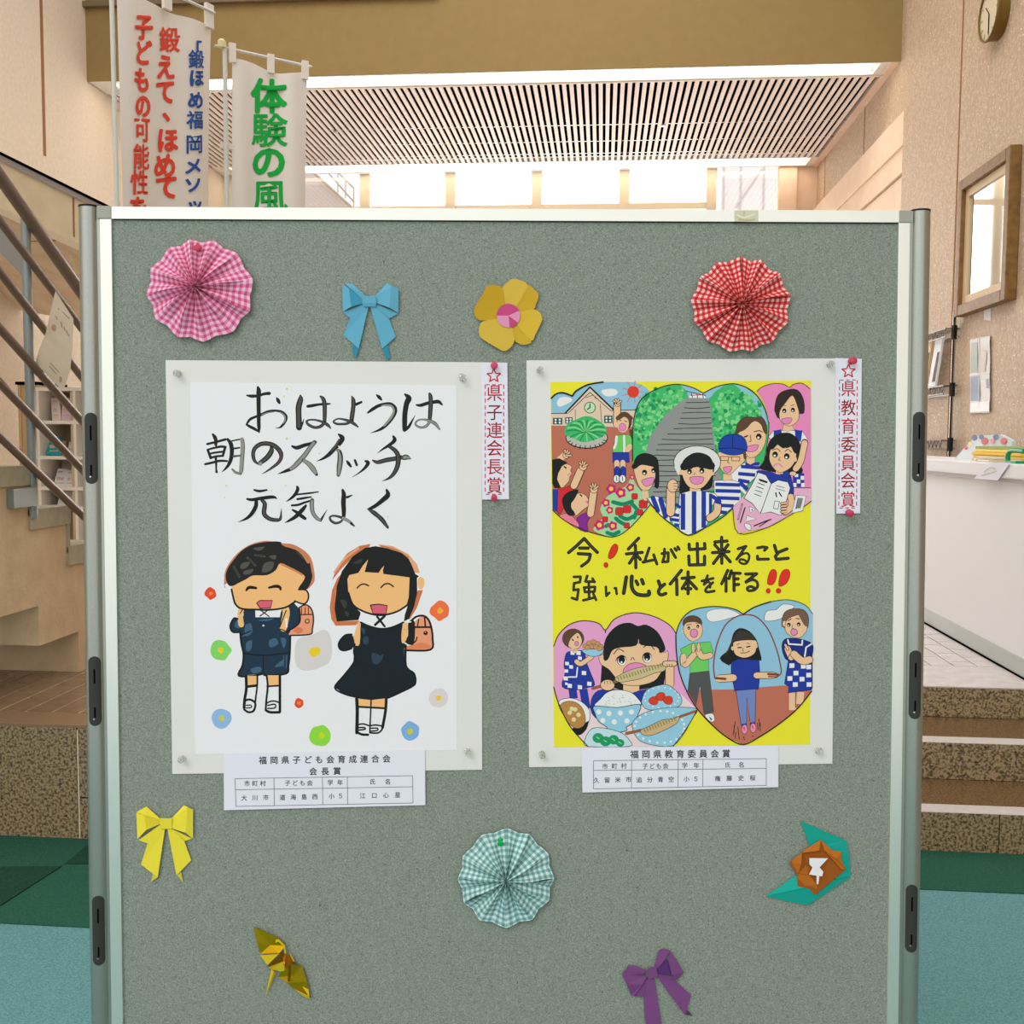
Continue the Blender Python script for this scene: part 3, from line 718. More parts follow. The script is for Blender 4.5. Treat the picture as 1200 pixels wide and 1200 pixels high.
# ---------------------------------------------------------------- nobori banners
def banner(tl, tr, D1, xbl, xbr, lab, poleA, name='nobori_banner', tabs=(), zw=3.4):
    a = on_plane(*tl, CAM+fwd*D1, fwd); ztop = a.z
    b = aZ(*tr, ztop)
    n = (b-a).cross(Vector((0,0,1))).normalized()
    if n.y > 0: n = -n
    L = (b-a).length; ux = (b-a).normalized()
    def M(x, y, h=0):
        v = on_plane(x, y, a, n); s = (v-a).dot(ux)/L
        return v+n*(h+.012*math.sin(s*9+ (ztop-v.z)*1.3)+.006*math.sin(s*19-(ztop-v.z)*2.1))
    return M, a, b, n, ux, L
def cloth_mesh(M, top, xl, xr, ybot, parent, nx=14, ny=22):
    g = MB()
    def P(i, j):
        s, t = i/nx, j/ny; yt = top(s); y = yt+(ybot-yt)*t; x0 = xl(y); x1 = xr(y); return M(x0+(x1-x0)*s, y)
    for i in range(nx):
        for j in range(ny): g.poly([P(i,j), P(i+1,j), P(i+1,j+1), P(i,j+1)], cloth)
    o = g.build('cloth', parent)
    bm = bmesh.new(); bm.from_mesh(o.data); bmesh.ops.remove_doubles(bm, verts=bm.verts, dist=1e-5); bm.to_mesh(o.data); bm.free()
    o.data.polygons.foreach_set('use_smooth', [True]*len(o.data.polygons))
    return o
redp = mat('banner_red', (226,72,48), .8); bluep = mat('banner_blue', (44,84,156), .8); greenp = mat('banner_green', (22,170,66), .8)
polew = mat('pole_white', (214,214,206), .4)
M, a, b, n, ux, L = banner((137,-22), (247,27), 4.4, 0, 0, '', None)
bn = empty('nobori_banner', Vector((a.x, a.y, PZ)), 'tall white cloth banner with red and blue Japanese lettering on a pole', 'banner')
cl = cloth_mesh(M, lambda s: (-18+(30+18)*s + 4*math.sin(s*math.pi)) , lambda y: 137+ (y/240)*6, lambda y: 246.5-.006*y, 620, bn)
A = Art(M, .003, 3e-5)
for ch, x, y in (('子',167,32),('ど',166,62),('も',165,94),('の',166.5,124),('可',165.5,152),('能',164.5,184),('性',162.5,214),('を',161,245)): A.glyph(redp, ch, x, y, 25, 31, .02 if ch in '鍛能性可' else .04)
for ch, x, y in (('鍛',199,46),('え',195,78),('て',195,107),('、',203,128),('ほ',197,164),('め',194,194),('て',196,219)): A.glyph(redp, ch, x, y, 25, 31, .02 if ch in '鍛能性可' else .04)
for ch, x, y, sz in (('「',225,57,16),('鍛',228,70,21),('ほ',228,92,20),('め',227,118,20),('福',226.5,141,21),('岡',225.5,169,22),('メ',224,195,19),('ソ',224,217,18),('ッ',226,240,16)): A.glyph(bluep, ch, x, y, 19, sz*1.08, .018 if ch in '鍛福岡' else .035)
A.build('lettering', cl)
pl = on_plane(134, 120, CAM+fwd*4.38, fwd)
p0, p1 = on_plane(130.5, 0, CAM+fwd*4.42, fwd), on_plane(141, 236, CAM+fwd*4.42, fwd)
MB().tube((p1.x, p1.y, PZ+.05), (p0.x, p0.y, a.z+.12), .0105, polew, 12).build('pole', bn, smooth=True)
MB().tube((p0.x, p0.y, a.z+.07), b+Vector((.02,0,.045)), .007, polew, 10).build('crossbar', bn, smooth=True)
for s in (.08, .5, .97):
    c = a.lerp(b, s)+n*.006
    MB().obox(c+Vector((0,0,.025)), ux*.022, n*.009, (0,0,.055), cloth).build('tab', bn)
MB().lathe((p1.x,p1.y,PZ), (0,0,1), [(0,.11),(.05,.11),(.07,.08),(.16,.03)], mat('stand_white', (226,226,222), .5), 24).build('base', bn, smooth=True)
M2, a2, b2, n2, ux2, L2 = banner((268,62), (361,79), 4.96, 0, 0, '', None)
b2n = empty('nobori_banner.001', Vector((a2.x, a2.y, PZ)), 'shorter white cloth banner with green Japanese lettering on a pole', 'banner')
cl2 = cloth_mesh(M2, lambda s: 69+15*s+7*max(0, math.sin((s-.25)*4.2)), lambda y: 271.5, lambda y: 359.5-.01*(y-80), 620, b2n)
A = Art(M2, .003, 3e-5)
for ch, x, y in (('体',314.5,112),('験',315.5,152),('の',315,189),('風',316,230)): A.glyph(greenp, ch, x, y, 42, 42, .018 if ch in '験風' else .036)
A.build('lettering', cl2)
q0, q1 = on_plane(261, 56, CAM+fwd*4.94, fwd), on_plane(266, 240, CAM+fwd*4.94, fwd)
MB().tube((q1.x, q1.y, PZ+.05), (q0.x+.01, q0.y, q0.z+.01), .011, polew, 12).build('pole', b2n, smooth=True)
MB().tube(on_plane(252,53.5,CAM+fwd*4.92,fwd), on_plane(365,78.5,CAM+fwd*5.2,fwd), .007, polew, 10).build('crossbar', b2n, smooth=True)
MB().lathe(on_plane(260,56,CAM+fwd*4.93,fwd), (0,0,1), [(0,.02),(.03,.02),(.04,.01)], mat('cap_cream', (226,214,170), .5), 12).build('pole_cap', b2n)
for x, y in ((271.5,62),(318,73),(357,82)):
    c = M2(x, y+1, .004); MB().obox(c, ux2*.016, n2*.010, (0,0,.045), cloth).build('tab', b2n)
c = M2(267, 172, .0); MB().obox(c, ux2*.035, n2*.012, (0,0,.012), cloth).build('tab', b2n)
MB().lathe((q1.x,q1.y,PZ), (0,0,1), [(0,.11),(.05,.11),(.07,.08),(.16,.03)], MATS['stand_white'], 24).build('base', b2n, smooth=True)
# ---------------------------------------------------------------- display board: its plane
def cv(x, y, z): return right*x - up*y + fwd*z
BR = cv(1, -.0024, .020).normalized(); BD = cv(-.0003, 1, .038); BD = (BD-BR*BD.dot(BR)).normalized()
BN = BR.cross(BD); BN = BN if BN.dot(fwd) < 0 else -BN
BP = CAM + (right*(130-600) + up*(600-257) + fwd*F)*(1.48/F)
def B(x, y, h=0.0): return on_plane(x, y, BP+BN*h, BN)
def bx(xt, y): return 591+(xt-591)*(1-.0000313*(y-250))    # columns that run down the board
def bq(mb, x0, x1, y0, y1, h0, h1, m):                       # a bar of the board, given along its top line
    q = [B(bx(x0,y0),y0,h1), B(bx(x1,y0),y0,h1), B(bx(x1,y1),y1,h1), B(bx(x0,y1),y1,h1)]
    return mb.hexa(q, [v-BN*(h1-h0) for v in q], m)
YBOT = 1500
foot = B(591, 1500); foot.z = 0
bd = empty('display_board', foot, 'grey felt display board in an aluminium frame with round posts', 'display board')
bq(MB(), 128, 1056, 254, YBOT, -.016, 0, felt).build('felt_panel', bd)
def along(mb, yA, yB, x0, x1, h0, h1, m):                    # horizontal bar (top and bottom rails): yA at left, yB at right
    q = [B(x0, yA[0], h1), B(x1, yB[0], h1), B(x1, yB[1], h1), B(x0, yA[1], h1)]
    return mb.hexa(q, [v-BN*(h1-h0) for v in q], m)
along(MB(), (242.2,256.2), (246.8,260.6), 130, 1054.5, -.022, .004, aluw).build('frame_rail', bd)
along(MB(), (YBOT-15,YBOT), (YBOT-19,YBOT-4), 145, 1040, -.022, .004, aluw).build('frame_rail', bd)
bq(MB(), 116.5, 130.3, 256.2, YBOT, -.022, .004, aluw).build('frame_stile', bd, bevel=.0006)
bq(MB(), 1053.4, 1067, 260.8, YBOT, -.022, .004, aluw).build('frame_stile', bd, bevel=.0006)
bq(MB(), 112.5, 116.7, 244, YBOT, -.02, .0015, alu).build('channel', bd)
bq(MB(), 1066.8, 1070, 247, YBOT, -.02, .0015, alu).build('channel', bd)
along(MB(), (241,255.8), (241.2,255.9), 113, 129.9, -.024, .0055, alug).build('corner_block', bd, bevel=.0008)
along(MB(), (246.3,260.6), (246.4,260.7), 1054.2, 1068.6, -.024, .0055, alug).build('corner_block', bd, bevel=.0008)
bq(MB(), 125, 1060, 252, YBOT, -.024, -.016, alug).build('back_panel', bd)
g = MB(); g.hexa([B(133,256.8,.0005), B(1052,261.2,.0005), B(1052,262.4,.0005), B(133,258,.0005)], [B(133,256.8,0), B(1052,261.2,0), B(1052,262.4,0), B(133,258,0)], blackp).build('gasket', bd)
RP = .0149
def post(xc, ytop, sgn):
    t = B(bx(xc, ytop), ytop, 0)-BN*.006; e = B(bx(xc, YBOT), YBOT, 0)-BN*.006; e = e + (e-t).normalized()*((e.z-.03)/abs((e-t).normalized().z))
    p = MB().tube(t, e, RP, alu, 40).build('post', bd, smooth=True)
    MB().tube(t-(e-t).normalized()*.0022, t+(e-t).normalized()*.0005, RP*1.03, blackp, 32).build('post_cap', p)
    MB().box(e.x-.03, e.x+.03, e.y-.25, e.y+.25, 0, .035, alu).build('foot', bd, bevel=.006)
    return p, t, (e-t).normalized()
def joint_plate(p, t, dn, xc, ya, yb, xo):
    A0 = B(bx(xc, ya), ya, 0)-BN*.006; A1 = B(bx(xc, yb), yb, 0)-BN*.006; ln = (A1-A0).length
    side = dn.cross(BN).normalized(); side = side if side.dot(right) > 0 else -side
    th0 = math.asin(max(-.9, min(.9, xo*1.235e-3/RP))); half = .0088; g = MB(); ns_, nt_ = 26, 10
    def pt(s, a, r): th = th0+a/RP; return A0+dn*s+(BN*math.cos(th)+side*math.sin(th))*r
    def hw(s): d = min(s, ln-s); return half if d > half else math.sqrt(max(0, half*half-(half-d)**2))
    ss = [ln*(0.5-0.5*math.cos(math.pi*i/ns_)) for i in range(ns_+1)]
    for s0_, s1_ in zip(ss, ss[1:]):
        for j in range(nt_):
            f0, f1 = 2*j/nt_-1, 2*(j+1)/nt_-1
            g.poly([pt(s0_, hw(s0_)*f0, RP+.0008), pt(s0_, hw(s0_)*f1, RP+.0008), pt(s1_, hw(s1_)*f1, RP+.0008), pt(s1_, hw(s1_)*f0, RP+.0008)], plate)
        for f in (-1, 1):
            g.poly([pt(s0_, hw(s0_)*f, RP+.0008), pt(s1_, hw(s1_)*f, RP+.0008), pt(s1_, hw(s1_)*f, RP-.001), pt(s0_, hw(s0_)*f, RP-.001)], plate)
    o = g.build('joint_plate', p)
    for (f0, f1, w) in ((.18,.39,.0011), (.73,.88,.0011)):
        k = MB()
        k.poly([pt(ln*f0,-w,RP+.0011), pt(ln*f0,w,RP+.0011), pt(ln*f1,w,RP+.0011), pt(ln*f1,-w,RP+.0011)], dark).build('plate_slot', p)
    MB().lathe(pt(ln*.9, -.0012, RP+.0006), BN, [(0,.0016),(.0008,.0013)], chrome, 10).build('plate_screw', p)
for xc, yt, sg, ps_ in ((103.2, 242.5, 1, ((484,567),(768,849),(1047,1128))), (1079.7, 247.5, -1, ((483,565),(761,841),(1034,1113)))):
    p, t, dn = post(xc, yt, sg)
    for ya, yb in ps_:
        joint_plate(p, t, dn, xc, ya, yb, 2.0*sg if sg > 0 else -1.6)
tp = empty('tape_strip', B(875, 253, .006), 'yellowed clear tape stuck over the top rail of the board', 'tape')
MB().hexa([B(861,246.4,.0052), B(888.5,246.4,.0052), B(888.5,260.2,.0052), B(861,259.6,.0052)], [B(861,246.4,.0044), B(888.5,246.4,.0044), B(888.5,260.2,.0044), B(861,259.6,.0044)], mat('old_tape', (214,212,184), .35)).build('tape', tp, bevel=.0002)
A = Art(B, .0054, 1e-5); cr_ = mat('tape_crease', (196,190,150), .35); A.line(cr_, '866,257 876,258 884,257', 2).line(mat('tape_light', (232,230,206), .3), '864,252 872,255 884,251', 2.4).line(cr_, '872,247 872,253', 1.2); A.build('creases', tp)

# ---------------------------------------------------------------- sheets and pins
def sheet(name, pts, h, th, m, parent, **k):
    q = [B(x, y, h+th) for x, y in pts]
    return MB().hexa(q, [v-BN*th for v in q], m).build(name, parent, **k)
clear = mat('clear_plastic', (236,236,228), .08, trans=.75, spec=.6)
pinkp = mat('pink_plastic', (236,70,110), .12, trans=.35, spec=.6)
greenpn = mat('green_pin', (20,190,90), .12, trans=.15, spec=.6)
def pin(x, y, m, label, group=None, s=1.0, tilt=(0,0), h=0.0022):
    p = B(x, y, h); ax = (BN + right*tilt[0] - up*tilt[1]).normalized()
    o = MB().lathe(p, ax, [(0,.0032*s),(.001*s,.0046*s),(.0018*s,.0046*s),(.0028*s,.0028*s),(.006*s,.0026*s),(.0075*s,.0034*s),(.0088*s,.0050*s),(.0098*s,.0050*s),(.0104*s,.004*s)], m, 18).build('push_pin', smooth=True, label=label, cat='pin', group=group, origin=p)
    MB().tube(p-ax*.003, p+ax*.003, .0005, chrome, 6).build('needle', o)
ink = mat('ink_black', (22,21,20), .6); ink2 = mat('ink_wash', (78,75,72), .7); ink3 = mat('ink_pale', (150,148,144), .75)
blk = mat('marker_black', (18,18,16), .7); mk2 = mat('marker_grey', (62,62,52), .7)

# ================= left poster
lp = empty('calligraphy_poster', B(380, 905, 0), 'large calligraphy poster of a boy and a girl in school uniform, on grey mount', 'poster')
mt = sheet('mount_sheet', [(194,422),(564.5,424.5),(565,902),(202,907)], .0006, .0008, paper, lp)
ps1 = sheet('painted_sheet', [(223,448),(535,452),(535.5,879),(228.5,884)], .0014, .0004, wpaper, lp)
H1 = .00182
A = Art(B, H1, lw=1.12).at(280, 445, .1)
def br(t, core=None): A.line(ink, t, core=core, cw=.5)
for t in ('90,183,14 145,192,34 220,188,30 300,165,30 355,160,36', '222,88,26 232,130,48 230,200,46 232,400,42 232,500,40 235,560,36 237,618,14',
  '237,612,16 190,580,30 130,550,30 88,525,20', '88,525,18 130,465,28 200,432,26 260,410,30 340,375,30 420,362,22 500,378,30 550,430,36 540,490,30 500,545,24 470,562,14 425,565,3', '442,212,14 458,240,38 474,272,26', '805,312,30 850,305,34 940,290,26 1010,285,26 1070,282,14', '705,560,50 740,520,24 760,460,5'): br(t)
A.line(ink3, '480,380,10 530,420,18 540,470,16 520,510,10'); A.line(ink3, '270,412,10 340,388,12 410,378,8')
br('720,185,20 722,230,56 700,320,62 700,420,60 705,560,64', ink2); br('955,195,20 985,220,40 1003,280,46 1005,400,44 1003,500,38', ink2)
br('1003,500,34 960,545,34 890,560,30 820,530,30 793,490,24 830,470,18 900,472,20 980,495,26 1040,530,34 1075,570,12', ink2)
A.at(400, 445, .1)
br('122,195,14 140,240,44 140,320,46 125,430,48 120,480,44', ink2); br('170,290,30 235,262,24'); br('120,480,36 70,512,28 0,520,26 -60,515,24 -92,490,20 -50,460,16 0,460,20 80,480,30 140,510,34 195,552,16', ink2)
br('412,178,14 440,202,36 468,232,24'); br('310,388,18 360,350,34 430,308,34 510,285,32 580,285,34 630,330,36 628,390,38 580,470,36 510,545,34 440,590,24 340,626,3')
A.line(ink3, '470,302,8 520,298,18 580,305,22 612,345,22 608,395,24 565,465,26 500,540,20')
br('745,170,20 790,215,60 765,280,56 745,400,54 742,520,52 740,585,44'); br('740,595,30 790,550,32 830,480,18 866,415,3'); br('880,295,18 930,300,34 1000,278,36 1080,262,36 1140,258,38 1180,292,18')
br('1035,165,28 1045,200,44 1048,280,46 1042,380,46 1035,480,38', ink2)
A.line(ink2, '1035,490,30 1000,540,28 940,560,24 885,540,22 868,510,20 900,475,18 960,465,18 1030,480,30 1100,515,36 1150,580,18', core=ink3, cw=.5)
A.at(235, 505, 110/1200)
for t in ('158,45,26 185,85,44 197,130,38 195,170,34 190,210,26','85,168,26 200,140,28 320,108,28','90,240,26 110,290,30 130,345,32','90,240,20 180,215,26 260,200,28 320,205,26','318,205,28 300,260,30 285,320,26','120,290,20 200,275,24 290,265,22','130,345,24 200,325,26 285,318,24','60,425,26 150,405,28 240,383,28 340,385,22','195,350,28 200,430,24 200,490,20 205,525,30','345,105,28 385,160,46 400,240,48 395,330,46 370,410,40 330,470,28 268,530,3','400,128,16 460,115,16 520,105,18','425,225,22 500,215,18'): br(t)
A.line(ink3, '530,105,44 540,200,50 530,350,50 520,500,48 510,545,36'); A.line(ink2, '552,110,8 562,200,8 552,350,8 540,520,8'); A.line(ink2, '510,548,26 450,530,28 405,490,20', core=ink3); A.line(ink2, '415,325,26 510,315,18')
br('750,430,16 690,380,38 672,290,44 700,215,48 780,165,50 880,165,52 960,200,52 1020,270,54 1030,340,44 990,410,38 900,480,26 830,525,14 785,550,3', ink2); br('905,215,40 905,260,58 850,340,60 760,410,50', ink2); A.disc(ink3, 765, 420, 26)
A.at(325, 505, 110/1200)
br('190,195,24 250,215,44 340,185,42 430,160,34 490,140,30'); A.line(ink2, '475,145,50 420,210,50 350,310,56 270,400,58 190,475,48 100,515,32 0,552,3', core=ink3, cw=.6); A.line(ink, '150,500,30 90,520,28 30,542,10'); A.line(ink2, '330,375,36 400,420,54 460,490,60 500,555,36', core=ink3, cw=.72); A.disc(ink, 505, 560, 15)
br('785,45,24 830,90,56 800,150,54 730,225,50 660,300,44 580,355,26 500,388,3'); A.line(ink2, '790,110,20 740,195,26 690,260,14'); A.line(ink2, '750,240,18 790,260,46 805,340,62 795,450,64 780,565,40', core=ink3, cw=.5); A.line(ink, '800,250,16 826,320,14 828,400,10')
for t in ('890,385,20 910,415,36 940,455,24','992,375,26 1015,435,28','1125,385,24 1160,405,44 1130,460,34 1060,525,18 955,592,2'): br(t)
A.at(390, 505, 100/1200)
br('850,75,26 870,120,50 840,165,44 760,220,34 690,265,20 625,315,3'); br('565,415,24 630,440,48 750,410,56 870,390,56 960,372,54', ink2); br('790,215,40 870,270,54 915,340,60 920,430,62 900,520,58 850,610,48 780,670,28 690,706,3', ink2); A.line(ink2, '990,375,60 1040,370,66 1100,393,8', core=ink3)
A.at(275, 565, 110/1200)
for t in ('250,100,22 320,115,30 410,100,20','160,215,24 220,225,34 350,205,40 490,190,36 540,212,8','275,240,40 270,310,46 220,400,44 150,465,30 45,510,3'): br(t)
br('350,235,38 385,280,50 375,400,52 430,460,48 500,482,44 570,480,38 590,440,26 597,335,3', ink2)
for t in ('800,60,28 805,95,40 770,160,36 710,215,24 655,250,2','770,160,22 850,152,20 960,140,20 1070,124,12','800,218,24 880,205,26 980,188,14','730,298,24 810,290,26 880,265,24 960,240,22','910,300,28 860,360,48 780,440,44 700,490,28 640,520,4','740,355,22 800,390,38 850,430,42 900,465,36','1100,490,28 1140,420,16 1185,345,2'): br(t)
A.line(ink2, '990,230,46 985,300,50 1000,390,46 1050,460,42 1100,490,30', core=ink3, cw=.6)
A.at(375, 565, .075)
br('355,125,38 372,200,62 365,320,66 372,450,60 368,560,44'); br('425,235,36 500,205,14'); br('365,570,26 320,620,30 240,640,36 170,600,34 155,550,28 200,525,26 280,535,32 365,565,40', ink2); A.line(ink3, '365,565,46 450,610,46 500,650,34'); br('485,645,36 535,685,20')
br('1040,120,30 1060,200,70 980,280,64 880,360,52 800,405,44 740,420,10'); br('740,420,10 830,470,60 920,540,60 980,600,62 1060,710,34', ink2)
ylw = mat('yellow_splash', (226,222,130), .8); A.at(0,0,1)
for x, y, r in ((336,455.5,1.3),(333,464.5,.9),(336,513.5,1.2),(265,569,1.1),(263,583,.9),(334.5,569,.9),(454,605.5,1),(335.5,514.5,1.0),(397,523,1),(374,531.5,1),(318,575,.9),(251.5,523,.9)): A.disc(ylw, x, y, r)
A.build('lettering', ps1, label='black brush lettering')
# painted flowers
SK = mat('art_skin', (246,190,126), .8)
def blob(m, x, y, r, m2, r2, seed, wob=.14, n=11, dx=0, dy=0):
    A = Art(B, H1); rr = random.Random(seed); A.fill(m, [(x+r*(1+rr.uniform(-wob,wob))*math.cos(2*math.pi*i/n), y+r*(1+rr.uniform(-wob,wob))*math.sin(2*math.pi*i/n)) for i in range(n)])
    A.fill(m2, [(x+dx+r2*(1+rr.uniform(-.15,.15))*math.cos(2*math.pi*i/8), y+dy+r2*(1+rr.uniform(-.15,.15))*math.sin(2*math.pi*i/8)) for i in range(8)])
    A.build('painted_flower', ps1)
A = Art(B, H1); c_ = lambda n, r: mat('paint_'+n, r, .8)
Y_ = c_('yellow', (240,206,40)); G_ = c_('green', (134,216,104)); LG = c_('lime', (146,220,66)); BL = c_('blue', (146,188,228)); RD = c_('red', (230,76,44)); OR = c_('orange', (246,130,70))
A.fill(c_('faint_petal', (219,213,211)), [(348,750),(366,744),(380,738),(388,748),(388,772),(376,782),(356,786),(346,776)])  # faint grey-pink flower blot
A.fill(Y_, [(362,763),(366,759),(374,759),(375,765),(369,770),(364,768)])
blob(RD, 247, 695.5, 6.8, OR, 2.4, 1); blob(G_, 258.5, 762, 12, Y_, 3.4, 2, .1); blob(c_('coral', (244,116,66)), 516, 716, 11, c_('amber', (250,176,60)), 3.4, 3, .16); blob(RD, 350.5, 824, 5.6, OR, 2.2, 4); blob(LG, 375, 862, 12.2, c_('lime_yellow', (196,222,30)), 3.4, 5, .1, dx=2)
blob(BL, 259.5, 842, 11.5, c_('olive_yellow', (206,206,60)), 3.2, 6, .1); blob(c_('sky', (128,178,224)), 480.5, 857, 11, c_('olive_yellow', (206,206,60)), 3.6, 7, .12); blob(c_('pale_petal', (226,214,214)), 514, 818, 11.5, Y_, 3, 8, .08)
A.build('painted_flower', ps1)
# boy
navy = c_('navy', (28,52,72)); navy2 = c_('navy_wash', (62,98,124)); hair = c_('hair_black', (34,34,34)); hair2 = c_('hair_grey', (84,82,78)); brn = c_('brown_halo', (206,130,88)); pk = c_('mouth_pink', (222,96,118)); bagc = c_('satchel', (236,158,118))
A = Art(B, H1, lw=1.25).at(230, 620, 160/1200)
A.fill(brn, '258,520 247,400 290,300 370,205 470,138 570,108 640,105 760,125 850,135 950,190 1010,260 1035,360 1040,450 1010,500 960,535 900,500 300,470')
A.fill(SK, '310,490 330,470 460,420 560,390 690,350 750,300 850,345 960,410 930,480 900,530 940,530 985,570 982,620 940,656 870,630 780,690 650,710 400,700 345,665 318,590')
A.fill(hair, '258,420 275,350 330,270 400,190 500,135 640,110 740,112 755,140 850,170 930,210 990,270 1012,370 1018,430 975,525 895,530 950,440 940,400 850,350 740,298 700,360 620,405 500,408 440,440 380,470 320,500 280,490')
for t in ('600,300 680,290 660,360 580,380', '400,300 470,290 440,340 390,350', '500,170 600,155 560,190', '420,370 500,350 480,390 420,400', '640,240 700,230 690,270'): A.fill(hair2, t)
for t in ('890,200 950,260', '330,330 380,420', '520,230 600,240', '450,250 520,320'): A.line(hair2, t, 14, core=hair, cw=.4)
A.line(brn, '750,310 850,355 930,400', 14); A.line(brn, '780,140 880,170 940,220 985,290', 22)
A.fill(navy, '415,712 520,705 520,775 735,775 745,715 850,640 905,700 910,800 880,850 828,890 826,1100 410,1100 385,905 320,905 298,860 330,785 400,800 415,760', False)
A.fill(navy, '412,1095 822,1085 810,1240 790,1270 610,1285 590,1272 372,1290 405,1200', False)
A.fill(wpaper, '518,708 752,705 738,745 640,775 520,775', False)
for t in ('430,850 480,830 490,910 430,940', '440,1000 490,980 480,1060 440,1070', '350,810 390,830 380,870 340,860', '640,980 700,960 720,1010 650,1040', '740,960 790,970 770,1050', '480,1230 560,1210 570,1250 500,1270', '690,1210 760,1150 760,1200', '540,800 680,785 620,810'): A.fill(navy2, t)
A.line(navy2, '410,940 490,900', 10); A.line(navy2, '795,1110 790,1220', 8); A.line(navy2, '770,1110 765,1210', 6)
A.fill(bagc, '905,690 960,665 1008,700 1030,780 1020,880 1000,925 830,935 826,900 912,810'); A.fill(c_('satchel_stain', (222,126,88)), '850,890 900,860 940,890 900,920')
A.line(blk, '905,690 960,665 1010,700 1030,780 1020,880 1000,925 830,935', 10); A.line(blk, '912,752 1018,750', 8)
for x in (925, 957, 985): A.line(blk, f'{x},690 {x},750', 6)
A.disc(blk, 975, 810, 22, 12).disc(bagc, 975, 810, 14, 12)
A.line(SK, '395,710 385,760 395,840', 40); A.line(blk, '410,705 385,745 390,775', 7); A.line(c_('hand_shade', (226,190,156)), '375,740 400,800', 12)
A.line(SK, '785,700 790,750 765,870', 50); A.line(blk, '790,715 765,780 735,860', 8); A.line(blk, '735,880 775,890', 8); A.line(wpaper, '790,790 795,860', 12)
for t, w in (('310,530 325,600 345,660 400,700 540,708 650,710 780,690 870,638', 13), ('900,532 960,535 986,575 978,630 940,658 865,632', 11), ('385,900 395,1000 415,1100 405,1200 372,1288 500,1290 590,1272 610,1285 790,1270 810,1200 822,1090 826,940', 14), ('365,790 330,785 298,850 320,905 385,905', 12), ('410,1090 600,1110 820,1085', 9), ('905,700 912,800 880,850 800,900', 12), ('480,895 400,930', 8), ('590,1110 590,1270', 7)): A.line(blk, t, w)
A.line(blk, '440,538,14 465,512,22 525,518,18', 18); A.line(blk, '638,515,14 700,502,22 735,512,20 740,532,14', 18)
A.fill(pk, '530,650 560,628 670,628 652,695 560,697', False, blk, 1.1)
A.line(blk, '562,710 640,768', 8); A.line(blk, '635,708 560,765', 8); A.disc(c_('button', (190,206,216)), 590, 848, 10)
for t in ('445,1290 535,1290 528,1372 450,1375', '622,1285 735,1285 728,1378 630,1378'): A.fill(SK, t, False)
for t, w in (('437,1290 440,1400 425,1500 420,1570', 20), ('537,1290 535,1380 518,1520', 12), ('445,1385 530,1375', 18), ('618,1285 628,1380 616,1500 610,1590', 14), ('735,1285 735,1605', 18), ('622,1382 732,1376', 12), ('425,1510 470,1498 518,1530 505,1595 460,1610 420,1585', 15), ('440,1550 480,1548 483,1568 435,1573', 8), ('612,1535 650,1515 690,1512 735,1528', 10), ('612,1592 650,1610 732,1610', 18), ('628,1550 692,1540 690,1572 628,1576', 10)): A.line(blk, t, w)
A.build('boy_drawing', ps1, label='smiling boy with a satchel, painted')
# girl
hb = c_('hair_jet', (26,30,29)); nb_ = c_('dress_navy', (20,32,40)); nb2 = c_('dress_wash', (44,66,80)); halo = c_('auburn', (208,120,72)); halo2 = c_('auburn_light', (232,168,128))
A = Art(B, H1, lw=1.25).at(380, 620, 160/1200)
A.fill(halo, '70,450 105,345 200,215 310,148 405,130 400,150 330,200 240,260 150,350 110,400', False); A.fill(halo, '115,430 68,540 48,690 62,790 100,850 280,845 310,805 110,810 92,700 104,540 145,400', False)
A.fill(halo2, '475,133 600,150 740,220 815,310 840,385 790,385 750,270 650,215 500,165', False); A.fill(halo, '868,535 815,690 750,795 735,770 790,660 820,540', False); A.line(halo, '500,150 620,180 740,250', 10); A.line(halo2, '90,380 180,260 300,170', 14)
A.fill(SK, '200,430 240,395 300,370 380,262 395,290 480,330 520,320 560,380 755,410 750,620 705,680 600,738 500,757 400,748 300,702 235,640 210,560')
A.fill(hb, '360,165 450,150 560,170 680,210 745,265 775,330 800,395 832,415 815,430 817,560 790,680 745,790 700,812 715,700 742,600 750,425 640,410 520,395 515,365 525,322 500,350 478,385 355,378 385,268 340,320 300,385 220,405 203,440 212,560 250,665 322,735 300,800 110,812 90,700 110,500 155,370 250,240', False)
for t in ('250,300 330,260 320,300', '140,620 200,640 180,700', '180,720 220,740 200,770', '150,700 160,760'): 
    if len(t.split()) > 2: A.fill(c_('hair_soft', (56,60,56)), t)
A.fill(SK, '825,430 868,430 882,478 862,525 826,515')
A.fill(wpaper, '318,732 420,757 540,762 680,712 735,668 712,740 690,818 600,858 500,868 400,852 320,822', False)
A.fill(nb_, '320,825 400,857 500,877 600,862 690,822 680,960 715,1020 720,1200 790,1270 802,1350 770,1385 680,1430 540,1490 420,1502 300,1480 180,1450 92,1393 170,1290 255,1165 265,1030 310,1010', False)
for t in ('340,960 380,940 390,1000 350,1010', '420,1090 500,1120 480,1180 430,1180', '320,870 360,880 350,930', '490,1120 520,1100 500,1160', '690,1060 705,1050 705,1130'): A.fill(nb2, t)
A.fill(bagc, '790,830 860,768 908,790 940,870 950,960 935,1058 725,1065 720,1030 790,1000'); A.fill(c_('satchel_stain2', (226,134,92)), '735,1030 850,1000 925,1020 925,1050 735,1055')
A.line(blk, '770,800 810,770 870,762 915,795 942,870 952,960 935,1060 725,1066', 14); A.line(blk, '800,862 935,862', 13); A.line(blk, '830,795 820,850', 9); A.line(blk, '882,775 888,850', 11); A.disc(blk, 890, 913, 20).disc(bagc, 888, 906, 6)
A.fill(hb, '740,815 795,815 790,1000 750,1015 700,982 735,940'); A.line(blk, '700,975 750,1012 800,990 815,950', 9)
